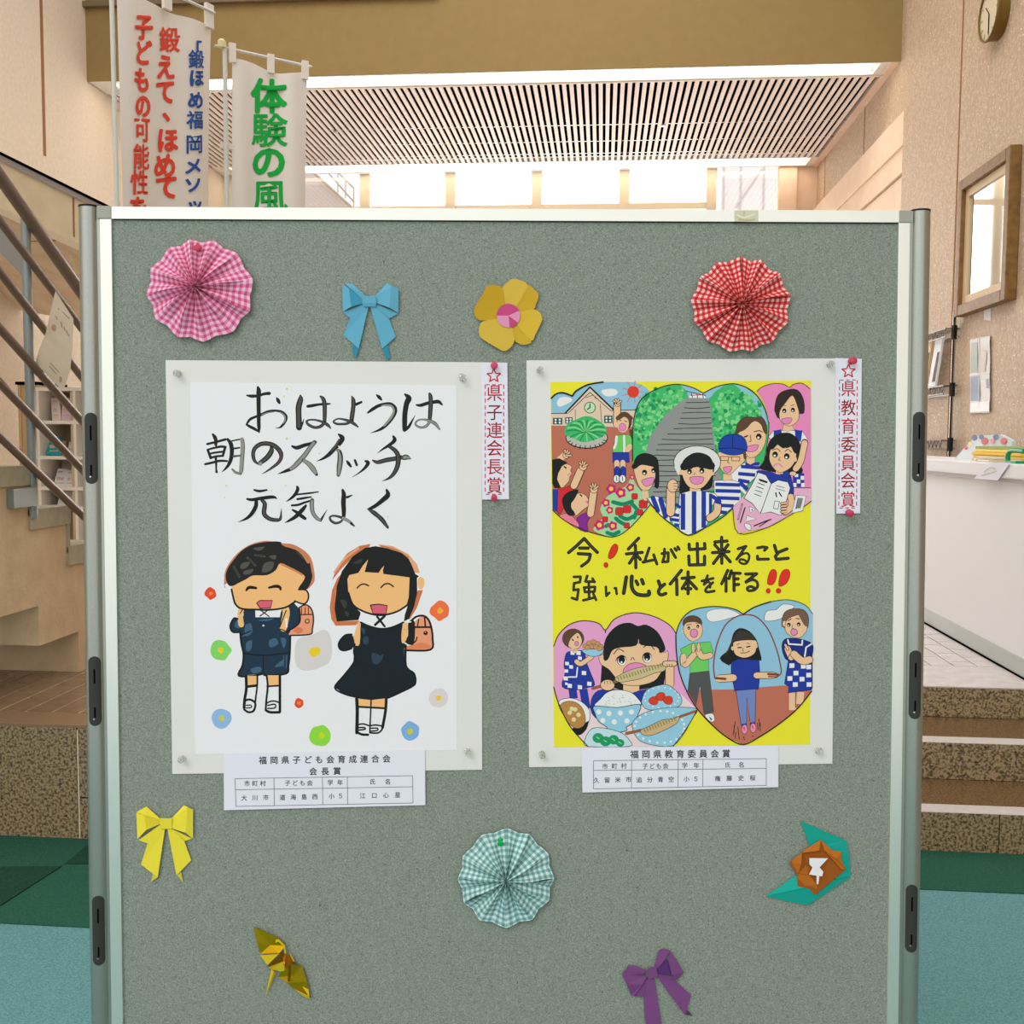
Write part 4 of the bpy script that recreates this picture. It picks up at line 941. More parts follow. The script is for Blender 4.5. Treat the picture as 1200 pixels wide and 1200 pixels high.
A.fill(SK, '298,815 316,830 312,1005 275,1022 245,975 265,920'); A.fill(SK, '700,820 735,820 728,950 700,1002 680,990 680,900'); A.line(c_('strap_shade', (216,160,116)), '700,880 722,886', 4); A.line(wpaper, '715,818 760,815', 10)
A.fill(nb_, '242,925 180,935 128,1000 130,1050 178,1070 238,1052 268,1010')
for t, w in (('242,925 180,935 128,1000 135,1052 178,1068 240,1050', 12), ('320,820 400,855 500,877 600,862 695,820', 13), ('268,1010 260,1080 265,1165 170,1290 92,1393 180,1450 300,1480 420,1502 540,1490 680,1430 770,1385 802,1350 790,1270 720,1205 718,1020', 13), ('213,560 250,660 320,712 420,748 520,756 640,725 730,668', 13), ('258,1165 340,1190 430,1215', 5)): A.line(blk, t, w)
A.line(blk, '288,518 320,490 355,484 388,498', 10); A.line(blk, '498,514 530,485 568,480 608,505', 10)
A.fill(pk, '405,668 480,660 553,672 543,748 430,745', False, blk, 1.3)
A.line(blk, '465,770 530,855', 16); A.line(blk, '530,765 447,842', 18)
A.fill(SK, '290,1490 410,1502 410,1568 300,1560', False); A.fill(SK, '418,1502 540,1488 532,1572 420,1568', False)
for t, w in (('285,1490 290,1600 286,1790', 24), ('545,1490 538,1600 512,1745', 20), ('412,1500 408,1600 400,1780', 11), ('300,1562 410,1568 530,1575', 14), ('290,1722 340,1712 392,1728', 11), ('400,1730 450,1722 512,1732', 11), ('288,1785 330,1805 385,1808', 17), ('400,1790 470,1792 505,1765 512,1735', 12), ('288,1745 352,1745 355,1760 290,1768', 11), ('402,1752 465,1750 465,1770 405,1776', 10)): A.line(blk, t, w)
A.build('girl_drawing', ps1, label='smiling girl in a dark dress, painted')
pin(209, 438, clear, 'clear push pin at the top left corner of the calligraphy mount', 'clear pins on the mounts'); pin(542, 444, clear, 'clear push pin at the top right corner of the calligraphy mount', 'clear pins on the mounts', tilt=(0,-.25))
pin(214, 888.5, clear, 'clear push pin at the bottom left corner of the calligraphy mount', 'clear pins on the mounts'); pin(548, 881, clear, 'clear push pin at the bottom right corner of the calligraphy mount', 'clear pins on the mounts', tilt=(0,-.3))

# ================= award strips and captions
redt = mat('print_red', (196,44,58), .7); grt = mat('print_text', (64,62,68), .7)
def strip_(pts, chars, ox, oy, k, cx, ys, sz, star, box, label, nm='award_strip'):
    s_ = empty(nm, B(pts[2][0]-14, pts[2][1], 0), label, 'paper strip')
    sh = sheet('strip', pts, .0022, .0003, wcool, s_)
    A = Art(B, .0026).at(ox, oy, k)
    x, y, r = star; P = []
    for i in range(10):
        rr = r if i % 2 == 0 else r*.42; t = -math.pi/2+i*math.pi/5; P.append((x+rr*math.cos(t), y+rr*math.sin(t)))
    A.line(redt, P+[P[0], P[1]], r*.18, False, False)
    for ch, yy in zip(chars, ys): A.glyph(redt, ch, cx(yy), yy, sz[0], sz[1], .006)
    (xa, xb, ya, yb, sl) = box; n = int((yb-ya)/(sz[1]*.38)); st_ = (yb-ya)/n; w = r*.13
    for i in range(n):
        for xx in (xa, xb):
            y0_, y1_ = ya+i*st_, ya+i*st_+st_*.6; A.line(redt, [(xx+sl*(y0_-ya), y0_, w), (xx+sl*(y1_-ya), y1_, w)], None, False, False)
    for yy in (ya, yb-1):
        for i in range(3):
            x0_ = xa+(xb-xa)*(i+.1)/3; o_ = sl*(yy-ya); A.line(redt, [(x0_+o_, yy, w), (x0_+o_+(xb-xa)*.2, yy, w)], None, False, False)
    A.build('lettering', sh)
strip_([(563.5,424.5),(594.5,425),(596.5,585),(565,585.5)], '県子連会長賞', 550, 410, 60/379, lambda y: 186, [318,461,594,726,864,1003], (122,128), (181,192,54), (118,254,258,1070,.0), 'narrow strip with red printed characters pinned beside the calligraphy poster')
strip_([(978.5,419.5),(1010,420.5),(1008,601.5),(980,602)], '県教育委員会賞', 960, 410, 1/6, lambda y: 205-.004*(y-300), [272,405,534,664,795,917,1050], (108,118), (206,150,50), (143,268,212,1112,-.006), 'narrow strip with red printed characters pinned beside the yellow poster', 'award_strip.001')
pin(579, 429, pinkp, 'pink push pin at the top of the left award strip', 'pink pins on the strips', 1.05); pin(579, 582, pinkp, 'pink push pin at the bottom of the left award strip', 'pink pins on the strips', .9, (0,.3))
pin(996.5, 423.5, pinkp, 'pink push pin at the top of the right award strip', 'pink pins on the strips', 1.05, (.2,0)); pin(994, 600, pinkp, 'pink push pin at the bottom of the right award strip', 'pink pins on the strips', 1.05, (0,.2))
def caption(pts, T1, T2, rows, grid, label, nm):
    s_ = empty(nm, B(pts[3][0]+100, pts[3][1], 0), label, 'caption')
    sh = sheet('slip', pts, .0024, .0003, wcool, s_); A = Art(B, .0028)
    for t, x0, x1, y0, y1, sz, bo in T1: A.text(grt, t, x0, x1, y0, y1, sz, bo)
    for t, x0, x1, y0, y1, sz in T2: A.text(grt, t, x0, x1, y0, y1, sz, .012)
    for t in grid: A.line(grt, t, .55, False, False)
    A.build('printed_table', sh)
caption([(262,883),(498,879),(498.5,943.5),(262.5,949.5)],
  [('福岡県子ども会育成連合会',308,453,891,889,9.6,.02), ('会長賞',367,395,904,903.5,9.6,.02)],
  [('市町村',289.5,308,918,918,7),('子ども会',337,363,917.5,917.5,7),('学',387,387,917,917,7),('年',398.5,398.5,917,917,7),('氏',436.5,436.5,916,916,7),('名',454.5,454.5,916,916,7),('大川市',286,311.5,935,934.5,7),('道海島西',331,369,934.5,933.5,7),('小５',388.5,399,933,932.7,7),('江口心星',425,466,932.5,931.5,7)], None,
  ['275.5,912.5 483.5,909','276,925.5 483.5,922','276.5,945 484,941','275.5,912.5 276.5,945','321,911.7 321.5,944.2','377.8,910.8 378.3,943.2','407,910.3 407.4,942.6','483.5,909 484,941'], 'white caption slip with a printed table under the calligraphy poster', 'caption_slip')
caption([(681.5,876),(912.5,874),(912,922.5),(682.5,928.8)],
  [('福岡県教育委員会賞',743.5,851,884,883,10,.02)],
  [('市町村',709,731,898,897.5,7),('子ども会',756,780,897.8,897.5,7),('学',802.5,802.5,897,897,7),('年',816,816,897,897,7),('氏',852.5,852.5,896.5,896.5,7),('名',869,869,896.2,896.2,7),('久留米市',699,736.5,914.5,913.5,7),('追分青空',749,786.5,914,913.3,7),('小５',804.5,815.5,913,912.7,7),('権藤史桜',841,882,912.3,911.5,7)], None,
  ['695.5,891.5 898,889','695.5,902.8 898,900.5','695.5,924.5 898,920.5','695.5,891.5 695.5,924.5','740.2,891 740,923.7','794.8,890.3 794.5,922.6','823.8,890 823.5,922','898,889 898,920.5'], 'white caption slip with a printed table under the yellow poster', 'caption_slip.001')
# ================= right poster
rp = empty('yellow_poster', B(797, 898, 0), 'bright yellow poster with heart-shaped drawings of families and bold black lettering', 'poster')
sheet('mount_sheet', [(617,422.3),(980,420),(975.5,895),(620,899)], .0006, .0008, paper, rp)
yel = mat('poster_yellow', (238,230,50), .8)
ps2 = sheet('painted_sheet', [(645,447.5),(950.5,446),(949,872.5),(649,875.5)], .0014, .0004, yel, rp)
sky = c_('heart_sky', (146,196,220)); ground = c_('terracotta', (192,112,90)); wht = c_('white', (236,236,234)); cream_ = c_('cream', (228,204,178)); S2 = c_('face', (238,196,154)); pinkm = c_('lips', (232,140,190)); brown_ = c_('hair_brown', (96,68,52)); blu = c_('shirt_blue', (34,58,158)); grn = c_('shirt_green', (112,206,98)); fol = c_('foliage', (64,186,108)); fol2 = c_('foliage_light', (134,216,138)); fol3 = c_('foliage_dark', (26,150,88)); gry = c_('stairs_grey', (146,150,146)); pinkh = c_('heart_pink', (236,140,190)); pinkl = c_('table_pink', (236,176,204)); red_ = c_('tulip', (214,44,48)); mag = c_('magenta', (206,34,112)); leaf = c_('leaf', (10,136,100))
OUT = blk
A = Art(B, H1, lw=1.25); R6_ = 1/6
# -- upper left heart: school yard
A.at(640, 440, R6_)
HL = '36,165 70,130 120,122 185,145 210,110 280,70 400,46 620,46 700,80 745,130 745,900 600,1060 490,1132 380,1122 250,1080 130,1020 46,948'
A.fill(sky, HL, False); A.fill(ground, '36,350 470,362 745,362 745,900 600,1060 490,1132 380,1122 250,1080 130,1020 46,948', False)
A.fill(cream_, '36,266 135,265 308,82 475,245 700,245 700,362 36,352', False)
A.line(OUT, '135,265 308,82 478,245', 9, False); A.line(OUT, '158,262 308,118 452,246 500,250', 4, False); A.line(OUT, '36,268 150,266', 4); A.line(OUT, '205,240 205,340', 3); A.line(OUT, '380,200 392,340', 3); A.line(OUT, '280,158 330,140 350,165', 3); A.line(OUT, '500,245 640,242', 4)
A.disc(OUT, 308, 226, 41, 16).disc(c_('clock_green', (190,226,186)), 308, 226, 36, 16); A.line(OUT, '308,200 308,226 290,238', 6, False)
for x0, y0, x1, y1 in ((48,298,114,344),(134,294,186,338),(408,282,466,334)):
    A.fill(c_('window_dark', (40,84,80)), f'{x0},{y0} {x1},{y0} {x1},{y1} {x0},{y1}', False); a_, b_ = (x0+x1)/2, (y0+y1)/2
    for dx, dy in ((-.22,-.2),(.22,-.2),(-.22,.22),(.22,.22)): A.disc(wht, a_+dx*(x1-x0), b_+dy*(y1-y0), 8)
A.fill(wht, '75,190 100,155 150,152 185,172 150,198 95,220'); A.fill(wht, '387,112 420,96 480,95 505,120 480,142 420,145')
for i in range(9):
    t = i*.7; A.line(c_('ray', (226,110,90)), f'{612+45*math.cos(t):.1f},{115+45*math.sin(t):.1f} {612+78*math.cos(t):.1f},{115+78*math.sin(t):.1f}', 4)
A.disc(c_('sun', (226,62,42)), 612, 115, 42, 16)
A.disc(OUT, 285, 440, 150, 20, 76).disc(c_('stone', (188,188,178)), 285, 438, 144, 20, 70)
for i in range(10): t = .2+i*.29; A.line(OUT, f'{285+120*math.cos(t):.0f},{445+50*math.sin(t):.0f} {285+140*math.cos(t):.0f},{445+72*math.sin(t):.0f}', 5)
A.fill(fol, '130,390 150,340 210,310 280,285 340,300 400,340 425,385 400,430 330,455 260,470 190,440 140,420')
for i in range(13):
    t = math.pi*(1.05+i*.078*1.02)+0; A.line(fol2 if i % 2 else fol3, f'280,400 {280+80*math.cos(t):.0f},{395+70*math.sin(t):.0f} {280+140*math.cos(t):.0f},{405+88*math.sin(t):.0f}', 9)
for i in range(7):
    t = .3+i*.4; A.line(fol2 if i % 2 else fol3, f'280,400 {280+60*math.cos(t):.0f},{400+20*math.sin(t):.0f} {280+120*math.cos(t):.0f},{415+45*math.sin(t):.0f}', 8)
def hand(x, y, r, fing, m=S2):
    A.disc(OUT, x, y, r+4).disc(m, x, y, r)
    for dx, dy in fing: A.line(OUT, f'{x},{y} {x+dx},{y+dy}', 14); A.line(m, f'{x},{y} {x+dx},{y+dy}', 8)
# jumping girl
A.line(OUT, '500,200 497,340', 44); A.line(S2, '500,205 497,345', 36); hand(503, 198, 20, ((-28,-20),(-14,-30),(4,-30),(24,-18)))
A.line(brown_, '595,390 605,430 598,480', 20)
A.fill(grn, '488,425 575,415 602,445 600,500 576,512 582,545 470,545 488,450', True, OUT, .5)
A.disc(OUT, 550, 320, 54, 16, 66).disc(brown_, 552, 312, 50, 16, 56).disc(S2, 540, 340, 42, 16, 62); A.line(brown_, '505,300 550,275 595,300', 26); A.disc(pinkm, 537, 363, 25, 12, 28, OUT, .4); A.line(OUT, '515,320 528,312', 4); A.line(OUT, '550,318 568,325', 4)
A.line(wht, '495,430 490,480 478,510', 14); A.line(wht, '548,425 550,500 548,540', 12); A.line(S2, '590,500 570,525', 30)
A.fill(blu, '468,540 582,540 586,610 468,612', False, OUT, .5)
for x in (503, 545): A.line(OUT, f'{x-6},615 {x-4},700', 36); A.line(S2, f'{x-6},612 {x-4},660', 30); A.line(blu, f'{x-4},655 {x-2},705', 30); A.disc(OUT, x-8, 727, 26, 12, 32).disc(wht, x-8, 727, 21, 12, 27); A.line(OUT, f'{x-10},710 {x-6},740', 4)
# two children cheering
A.line(S2, '95,590 130,560', 34); hand(140, 560, 22, ((-8,-34),(10,-32),(26,-20),(36,4)))
A.fill(red_, '82,800 130,790 190,762 216,785 170,850 140,900 100,970 80,950', True, OUT, .5); A.fill(blu, '44,800 86,800 82,962 45,942', False)
A.line(OUT, '195,775 240,675', 46); A.line(S2, '195,775 240,672', 38); hand(260, 642, 26, ((-24,-28),(-4,-36),(14,-34),(30,-16)))
A.fill(S2, '70,680 100,640 140,622 180,640 172,668 180,690 166,712 160,742 130,778 112,790 80,770 70,720', True, OUT, .5)
A.fill(hb, '42,592 90,582 150,612 110,640 85,690 78,730 104,790 60,792 42,760', False); A.line(OUT, '128,642 140,650', 8); A.line(pinkm, '152,700 168,690', 8)
A.fill(c_('purple', (136,42,148)), '218,1000 300,958 322,975 288,1035 292,1100 220,1072', True, OUT, .5); A.fill(c_('pack_pink', (236,130,150)), '92,985 160,972 228,1040 215,1075 130,1018', True, OUT, .5)
A.line(OUT, '312,970 332,830', 46); A.line(S2, '312,972 332,825', 38); hand(336, 800, 27, ((-26,-26),(-8,-38),(12,-38),(30,-20)))
A.fill(S2, '180,860 230,828 272,838 298,872 290,892 298,915 255,948 210,985 178,950', True, OUT, .5)
A.fill(hb, '113,870 150,822 225,802 205,860 172,915 205,975 160,985 125,935', True); A.line(OUT, '240,838 250,848', 8); A.disc(pinkm, 284, 888, 10)
# flower bed
A.fill(c_('bed', (166,216,160)), '330,1078 400,1000 380,942 430,850 560,780 600,715 640,780 700,850 740,905 600,1060 490,1130 400,1120')
for t in ('470,890 540,905 605,885', '520,990 570,1010 625,985', '490,1005 520,1030 560,1050', '430,1105 470,1118 512,1100', '600,900 630,930', '640,940 620,1000', '420,1060 440,1050'): A.line(leaf, t, 22)
for x, y, r in ((515,955,34),(570,940,34),(415,1012,24),(622,850,26),(567,1055,24),(682,905,36),(660,962,26),(700,880,24)): A.fill(red_, [(x+r*(1 if i % 2 else .82)*math.cos(i*math.pi/4), y+r*(1 if i % 2 else .82)*math.sin(i*math.pi/4)) for i in range(8)], True, c_('tulip_edge', (150,24,40)), .5)
for x, y, r in ((457,797,38),(525,825,40),(592,787,32),(420,895,32),(447,947,28),(375,1052,40),(468,1058,36),(605,715,20)):
    A.fill(mag, [(x+r*(1 if i % 2 else .78)*math.cos(i*math.pi/5), y+r*(1 if i % 2 else .78)*math.sin(i*math.pi/5)) for i in range(10)]); A.disc(c_('flower_eye', (246,206,90)), x, y, r*.42)
A.line(OUT, '36,160 70,130 120,122 185,145', 9); A.line(OUT, '185,145 210,110 280,70 340,55 400,46', 9); A.line(OUT, '46,948 130,1020 250,1080 380,1122 490,1132 600,1060 740,900', 5)
# -- middle heart: long stairs up a green hill
A.at(740, 440, R6_)
MH = '505,125 430,85 330,62 230,75 130,120 60,180 22,280 8,400 8,600 40,750 100,860 200,980 300,1060 400,1125 520,1070 650,990 800,850 900,720 940,560 962,440 967,340 940,240 890,150 820,90 720,58 600,78'
A.fill(fol, MH, False, None); A.fill(sky, '340,64 430,86 505,126 600,80 660,66 590,110 560,150 530,170 400,160 390,110', False)
A.fill(sky, '720,60 800,85 880,145 935,245 960,350 935,330 900,240 850,170 780,110', False)
rr = random.Random(3); A.dh = 2e-7
for i in range(620):
    x, y = rr.uniform(30, 380), rr.uniform(90, 540)
    if i % 2: x = rr.uniform(560, 920); y = rr.uniform(110, 600)
    if i % 2 == 0 and (x > 420-(y-120)*.72 or (x-260)**2/235**2+(y-330)**2/275**2 > 1): continue
    if i % 2 and (x-745)**2/190**2+(y-360)**2/280**2 > 1: continue
    A.disc(fol2 if i % 3 == 0 else fol3 if i % 3 == 1 else c_('foliage_mid', (96,204,120)), x, y, rr.uniform(9, 19), 5)
A.dh = 1.5e-6; A.up()
A.fill(gry, '400,155 540,160 558,215 568,350 585,480 600,600 640,760 400,900 250,900 130,850 98,540 130,430 190,345 240,275 310,215 350,180', False)
A.fill(wht, '410,135 500,125 525,160 405,158', False); A.line(red_, '415,140 500,135', 5); A.line(OUT, '385,110 520,140', 4); A.line(OUT, '420,125 430,155', 4); A.line(OUT, '460,128 465,158', 4); A.line(OUT, '500,125 505,158', 4)
for i, y in enumerate(range(190, 860, 37)):
    f = (y-160)/330; xl = 395-150*min(1, f*.8)-(90 if y > 350 else 0)*min(1, (y-350)/120) if y > 160 else 395; xr_ = 545+35*(y-160)/400
    A.line(OUT, f'{max(100,xl):.0f},{y} {(xl+xr_)/2:.0f},{y+6*math.sin(i*2.1):.0f} {min(xr_,600):.0f},{y-4}', 4)
def eye(x, y, r=13): A.disc(OUT, x, y, r+3, 10, r+5).disc(wht, x-r*.15, y+r*.45, r*.5, 8)
def stripes(m, xs, y0, y1, w, dx=0):
    for x in xs: A.line(m, f'{x},{y0} {x+dx},{y1}', w, True, False)
# person at left
A.fill(wht, '100,865 180,848 240,895 262,960 272,1035 200,978 140,915', False, OUT, .6); A.line(blu, '150,860 185,950', 26); A.line(blu, '205,872 240,990', 28)
A.line(S2, '95,790 100,860', 34); A.fill(hb, '14,620 40,565 100,545 170,572 192,630 193,780 162,778 150,640 18,655', True)
A.fill(S2, '18,645 70,622 150,640 168,680 162,740 130,798 92,810 60,790 30,720', True, OUT, .5); A.line(hb, '20,640 70,610 160,625', 30); eye(92, 682, 15); eye(155, 668, 13); A.fill(pinkm, '75,735 155,717 150,758 110,780 85,768', True, OUT, .5)
# father, upper right of the heart
A.at(840, 440, R6_)
A.fill(wht, '100,660 200,612 305,622 290,700 180,800 100,760', False, OUT, .5)
for t in ('170,640 300,650', '150,690 270,700', '150,735 230,750', '200,620 300,622'): A.line(blu, t, 20, True, False)
A.fill(S2, '205,560 268,560 268,612 235,628 208,612', False, OUT, .4); A.fill(S2, '150,410 200,375 262,320 315,345 342,395 345,455 320,522 270,572 215,570 180,480', True, OUT, .5)
A.fill(brown_, '130,415 150,335 200,292 270,295 312,290 345,335 352,410 330,395 312,345 262,318 200,378 155,398', True, OUT, .5); eye(295, 430, 17); A.line(OUT, '262,395 300,388 320,398', 5); A.line(OUT, '195,432 215,425', 8); A.line(OUT, '235,420 240,460 228,465', 4); A.fill(pinkm, '208,502 292,486 272,530 218,535', True, OUT, .5)
# boy with cap
A.fill(wht, '-20,740 60,735 125,738 172,760 170,870 110,930 30,990 -10,1000', False, OUT, .5)
for t in ('-10,765 165,770', '-10,810 168,815', '-5,860 160,866', '5,912 120,918', '20,960 70,965'): A.line(blu, t, 20, True, False)
A.line(blu, '170,760 215,800', 22); A.line(wht, '165,790 205,830', 14); A.fill(S2, '42,690 100,690 110,735 45,740', False, OUT, .4); A.fill(S2, '12,540 200,545 192,605 150,645 100,692 62,692 20,642', True, OUT, .5)
A.fill(c_('cap_blue', (28,66,166)), '14,520 22,462 60,422 110,412 170,422 206,462 210,530 160,556 100,560 40,545', True, OUT, .6); A.line(OUT, '115,415 110,470 112,510', 4); A.line(OUT, '15,515 110,510 208,528', 4); A.line(c_('glasses', (110,84,70)), '25,570 82,570 82,597 28,597 25,570', 4, False); A.line(MATS['paint_glasses'], '104,572 162,572 160,600 106,600 104,572 82,575', 4, False); A.line(OUT, '80,600 75,612 90,615', 3); A.fill(pinkm, '45,648 106,642 92,678 66,686', True, OUT, .5)
A.line(MATS['paint_hair_brown'], '195,545 198,580', 16)
# hat girl
A.at(740, 440, R6_)
A.disc(OUT, 462, 610, 168, 24, 118).disc(c_('hat_white', (226,226,222)), 462, 610, 163, 24, 113); A.fill(MATS['paint_hat_white'], '300,640 330,705 350,660', False)
A.fill(hb, '345,670 362,600 420,552 480,542 550,570 582,640 575,700 560,790 480,810 420,812 340,835 342,720', True)
A.fill(wht, '340,832 420,808 480,808 590,830 628,900 562,912 560,990 520,1068 400,1122 340,1090 325,1000', False, OUT, .6)
stripes(blu, (362,), 830, 1085, 26); stripes(blu, (440,), 812, 1112, 26); stripes(blu, (508,), 812, 1072, 26); stripes(blu, (556,), 830, 1000, 18)
A.fill(wht, '262,985 335,925 340,1050 300,1058', False, OUT, .5)
for t in ('310,905 345,930', '275,975 335,985', '270,1010 335,1020', '300,1048 335,1055'): A.line(blu, t, 18, True, False)
A.line(OUT, '278,800 275,965', 54); A.line(S2, '278,800 275,962', 46); A.disc(OUT, 290, 776, 40, 14, 48).disc(S2, 290, 776, 36, 14, 44)
for y in (758, 778, 798): A.line(OUT, f'298,{y} 324,{y+2}', 3)
A.line(OUT, '605,900 600,965 548,1005', 46); A.line(S2, '605,905 600,962 550,1003', 38); A.line(blu, '570,850 620,885', 22); A.line(blu, '590,890 625,900', 12)
A.line(S2, '448,780 448,815', 60, True, False); A.fill(S2, '352,665 375,640 555,630 568,690 542,742 492,792 418,792 372,742', True, OUT, .5); A.line(hb, '370,640 460,615 560,635', 46, True); A.disc(S2, 352, 682, 18).disc(S2, 567, 690, 14)
eye(408, 676, 14); eye(495, 670, 15); A.line(OUT, '385,655 425,655', 5); A.line(OUT, '478,648 512,650', 5); A.line(OUT, '445,685 440,700', 3); A.fill(pinkm, '412,716 506,714 490,760 432,760', True, OUT, .5)
A.line(OUT, '505,125 430,85 330,62 230,75 130,120 60,180 22,280 8,400 8,600', 5); A.line(OUT, '505,125 600,78 720,58 820,90 890,150 940,240 967,340 962,440', 5); A.line(OUT, '110,865 200,980 300,1060 400,1125 520,1070 650,990 720,925', 5)
# -- upper right heart: reading
A.at(840, 440, R6_)
A2 = A; 
A.fill(pinkh, '283,112 320,80 400,57 470,62 510,84 540,62 600,55 640,72 660,95 662,880 600,930 500,990 350,1070 150,1110 112,930 200,835 270,720 330,600 362,430 367,330 345,230 320,170', False)
A.fill(S2, '150,1100 150,1100 151,1101', False)
A.fill(pinkl, '112,930 200,835 300,790 662,790 662,880 600,930 500,990 350,1070 150,1110', False); A.line(OUT, '540,790 662,790', 4)
A.line(OUT, '283,112 320,80 400,57 470,62 510,84 540,62 600,55 655,95', 4); A.line(OUT, '665,882 600,930 500,990 350,1070 150,1110 112,930', 4)
# redraw the father's edge over the pink
A.line(OUT, '367,330 362,430 335,590', 4)
# teacher
A.fill(wht, '362,432 400,388 600,388 642,450 610,475 590,480 400,470', False, OUT, .5); A.fill(blu, '400,390 452,378 458,410 400,440', False); A.fill(blu, '548,380 602,390 590,470 552,440', False)
A.fill(S2, '470,345 528,345 545,385 500,392 462,388', False, OUT, .4); A.fill(c_('hair_dark_brown', (52,40,38)), '405,225 430,135 500,98 570,102 612,170 615,262 575,272 560,300 440,305 412,265', True)
A.fill(S2, '440,295 445,245 480,195 530,140 562,200 580,280 560,330 510,356 462,336', True, OUT, .5); eye(475, 248, 12); eye(535, 243, 12); A.line(OUT, '460,208 485,214', 3); A.line(OUT, '520,214 545,204', 3); A.fill(pinkm, '456,306 528,300 510,338 474,338', True, OUT, .5)
A.fill(blu, '535,660 615,690 615,785 535,785', False)
for x, y in ((560,700),(602,720),(575,745),(548,770),(605,770)): A.fill(wht, f'{x-12},{y-14} {x+12},{y-14} {x+12},{y+14} {x-12},{y+14}', False)
# girl reading
A.fill(hb, '345,560 352,510 378,450 430,412 510,403 572,450 592,520 590,620 602,680 500,700 400,680 300,655 325,610', True)
A.fill(blu, '290,668 380,678 440,700 500,672 535,760 540,835 500,835 380,770 290,700', True, OUT, .4)
A.line(OUT, '618,470 590,600 555,655', 40); A.line(S2, '618,474 590,600 555,655', 33); A.disc(S2, 535, 690, 24, 10, 16, OUT, .4); A.line(OUT, '500,722 520,700', 4)
A.line(S2, '442,660 440,690', 40, True, False)
A.fill(S2, '375,530 400,490 470,476 545,500 560,560 540,622 500,662 440,682 392,642 370,590', True, OUT, .5); A.line(hb, '385,500 425,465 470,492', 34); A.line(hb, '490,490 530,480 560,530', 34); A.disc(S2, 552, 590, 12, 8, 18)
eye(410, 556, 17); eye(492, 568, 17); A.line(OUT, '392,525 425,515 445,535', 4); A.line(OUT, '480,535 500,520 525,540', 4); A.line(OUT, '445,575 435,595 448,598', 3); A.line(pinkm, '395,638 430,620 462,642', 9)
A.fill(wht, '190,862 240,780 290,682 345,700 382,762 350,860 305,970 250,900', False, OUT, .8); A.fill(wht, '382,762 430,735 500,750 517,792 490,880 452,985 380,960 308,970', False, OUT, .8)
for i in range(5): A.line(OUT, f'{262+i*8},{832-i*26} {318+i*8-6},{850-i*26}', 4, True, False)
A.line(OUT, '305,735 350,750', 12); A.line(OUT, '420,775 475,790', 3); A.line(OUT, '415,795 480,812', 3); A.line(OUT, '415,825 420,852', 7); A.line(OUT, '438,822 455,850', 7); A.line(OUT, '408,882 440,886 430,940 398,935 408,882', 3, False)
A.line(OUT, '520,850 525,920 480,960', 40); A.line(S2, '520,852 524,920 482,958', 33)
for y in (900, 920, 940, 960): A.line(OUT, f'455,{y} 485,{y-4}', 16); A.line(S2, f'457,{y} 487,{y-4}', 10)
A.fill(wht, '556,842 628,848 604,950 528,968', False, OUT, .5); A.fill(c_('case_grey', (150,150,154)), '568,860 608,864 590,930 550,940', False); 
for x in (572, 584, 596): A.line(OUT, f'{x},862 {x-12},935', 3)
A.fill(wht, '228,920 272,940 235,968', False, OUT, .5); A.fill(wht, '210,985 278,1008 205,1028', False, OUT, .5); A.fill(wht, '195,1040 235,1050 238,1088 205,1075', True, OUT, .5); A.disc(OUT, 248, 945, 5)
A.line(OUT, '150,1010 178,905', 9); A.line(pinkl, '150,1008 177,908', 4); A.line(OUT, '165,1035 198,930', 7); A.line(OUT, '262,1058 330,1030 380,1012', 7); A.line(OUT, '300,1062 360,1022', 5)
A.build('upper_heart_drawings', ps2)
# -- lettering
A = Art(B, H1, lw=1.08)
def mk(t, w=44, sm=False): A.line(blk, t, w, sm, True, core=mk2, cw=.4)
def caps(ts, w=44, sm=False):
    for t in ts: mk(t, w, sm)
k12 = 1/12
A.at(660, 625, k12)
caps(('75,272 190,175 295,72 390,180 480,268', '232,208 352,208', '212,285 380,296'), 44); mk('382,296 355,385 258,462', 42, True)
caps(('1062,68 915,222', '887,290 1112,268', '1015,170 1022,485', '1010,300 932,420', '1030,300 1085,368'), 42)
A.at(750, 625, k12)
caps(('130,205 62,405', '40,405 200,372', '192,300 238,432', '345,222 343,320 318,405', '308,285 398,272 394,395 352,402', '435,228 500,340', '490,212 512,242', '530,190 552,225'), 38)
caps(('690,152 696,228 915,215 908,142', '805,142 812,440', '686,318 692,445 908,440 908,322'), 42)
A.at(830, 625, k12)
caps(('92,122 265,108', '188,55 190,422', '92,162 145,222', '278,160 228,228', '58,272 292,256', '172,292 72,425', '215,292 310,400'), 42)
mk('420,218 530,182', 38); mk('528,184 400,365', 36); mk('400,365 470,300 540,278 575,315 565,380 530,425 475,425 440,400 452,368 500,372 535,395', 30, True)
caps(('692,205 770,190 828,200 790,240', '692,318 694,365 848,362'), 38); caps(('930,168 960,265', '1108,218 990,265 942,325 960,365 1125,350'), 42)
A.at(660, 665, k12)
caps(('148,132 245,130 235,205 152,222 145,318 215,308 195,452 122,428', '338,118 312,198 442,200', '412,155 440,205', '360,228 365,430', '292,282 448,272 440,338 305,345 296,285', '282,462 425,425', '425,372 462,455'), 34)
caps(('600,270 606,400 648,355', '722,292 742,290 752,372'), 32); mk('888,135 850,362', 48); mk('965,125 962,260 1000,345 1070,385 1200,385 1205,335', 50, True); mk('1025,190 1050,240', 44); mk('1105,172 1125,228', 48)
A.at(750, 665, k12)
caps(('260,192 288,272',), 46); mk('345,235 275,300 262,355 300,385 362,365', 44, True)
caps(('582,40 425,232', '515,165 520,382', '592,152 762,138', '675,62 676,368', '662,185 592,298', '695,192 795,300', '640,300 715,298'), 42)
caps(('868,190 1030,152', '950,115 900,240'), 34); mk('900,240 955,200 985,230 985,280', 32, True); mk('1025,212 935,290 925,335 960,345 1045,330', 34, True)
A.at(835, 660, k12)
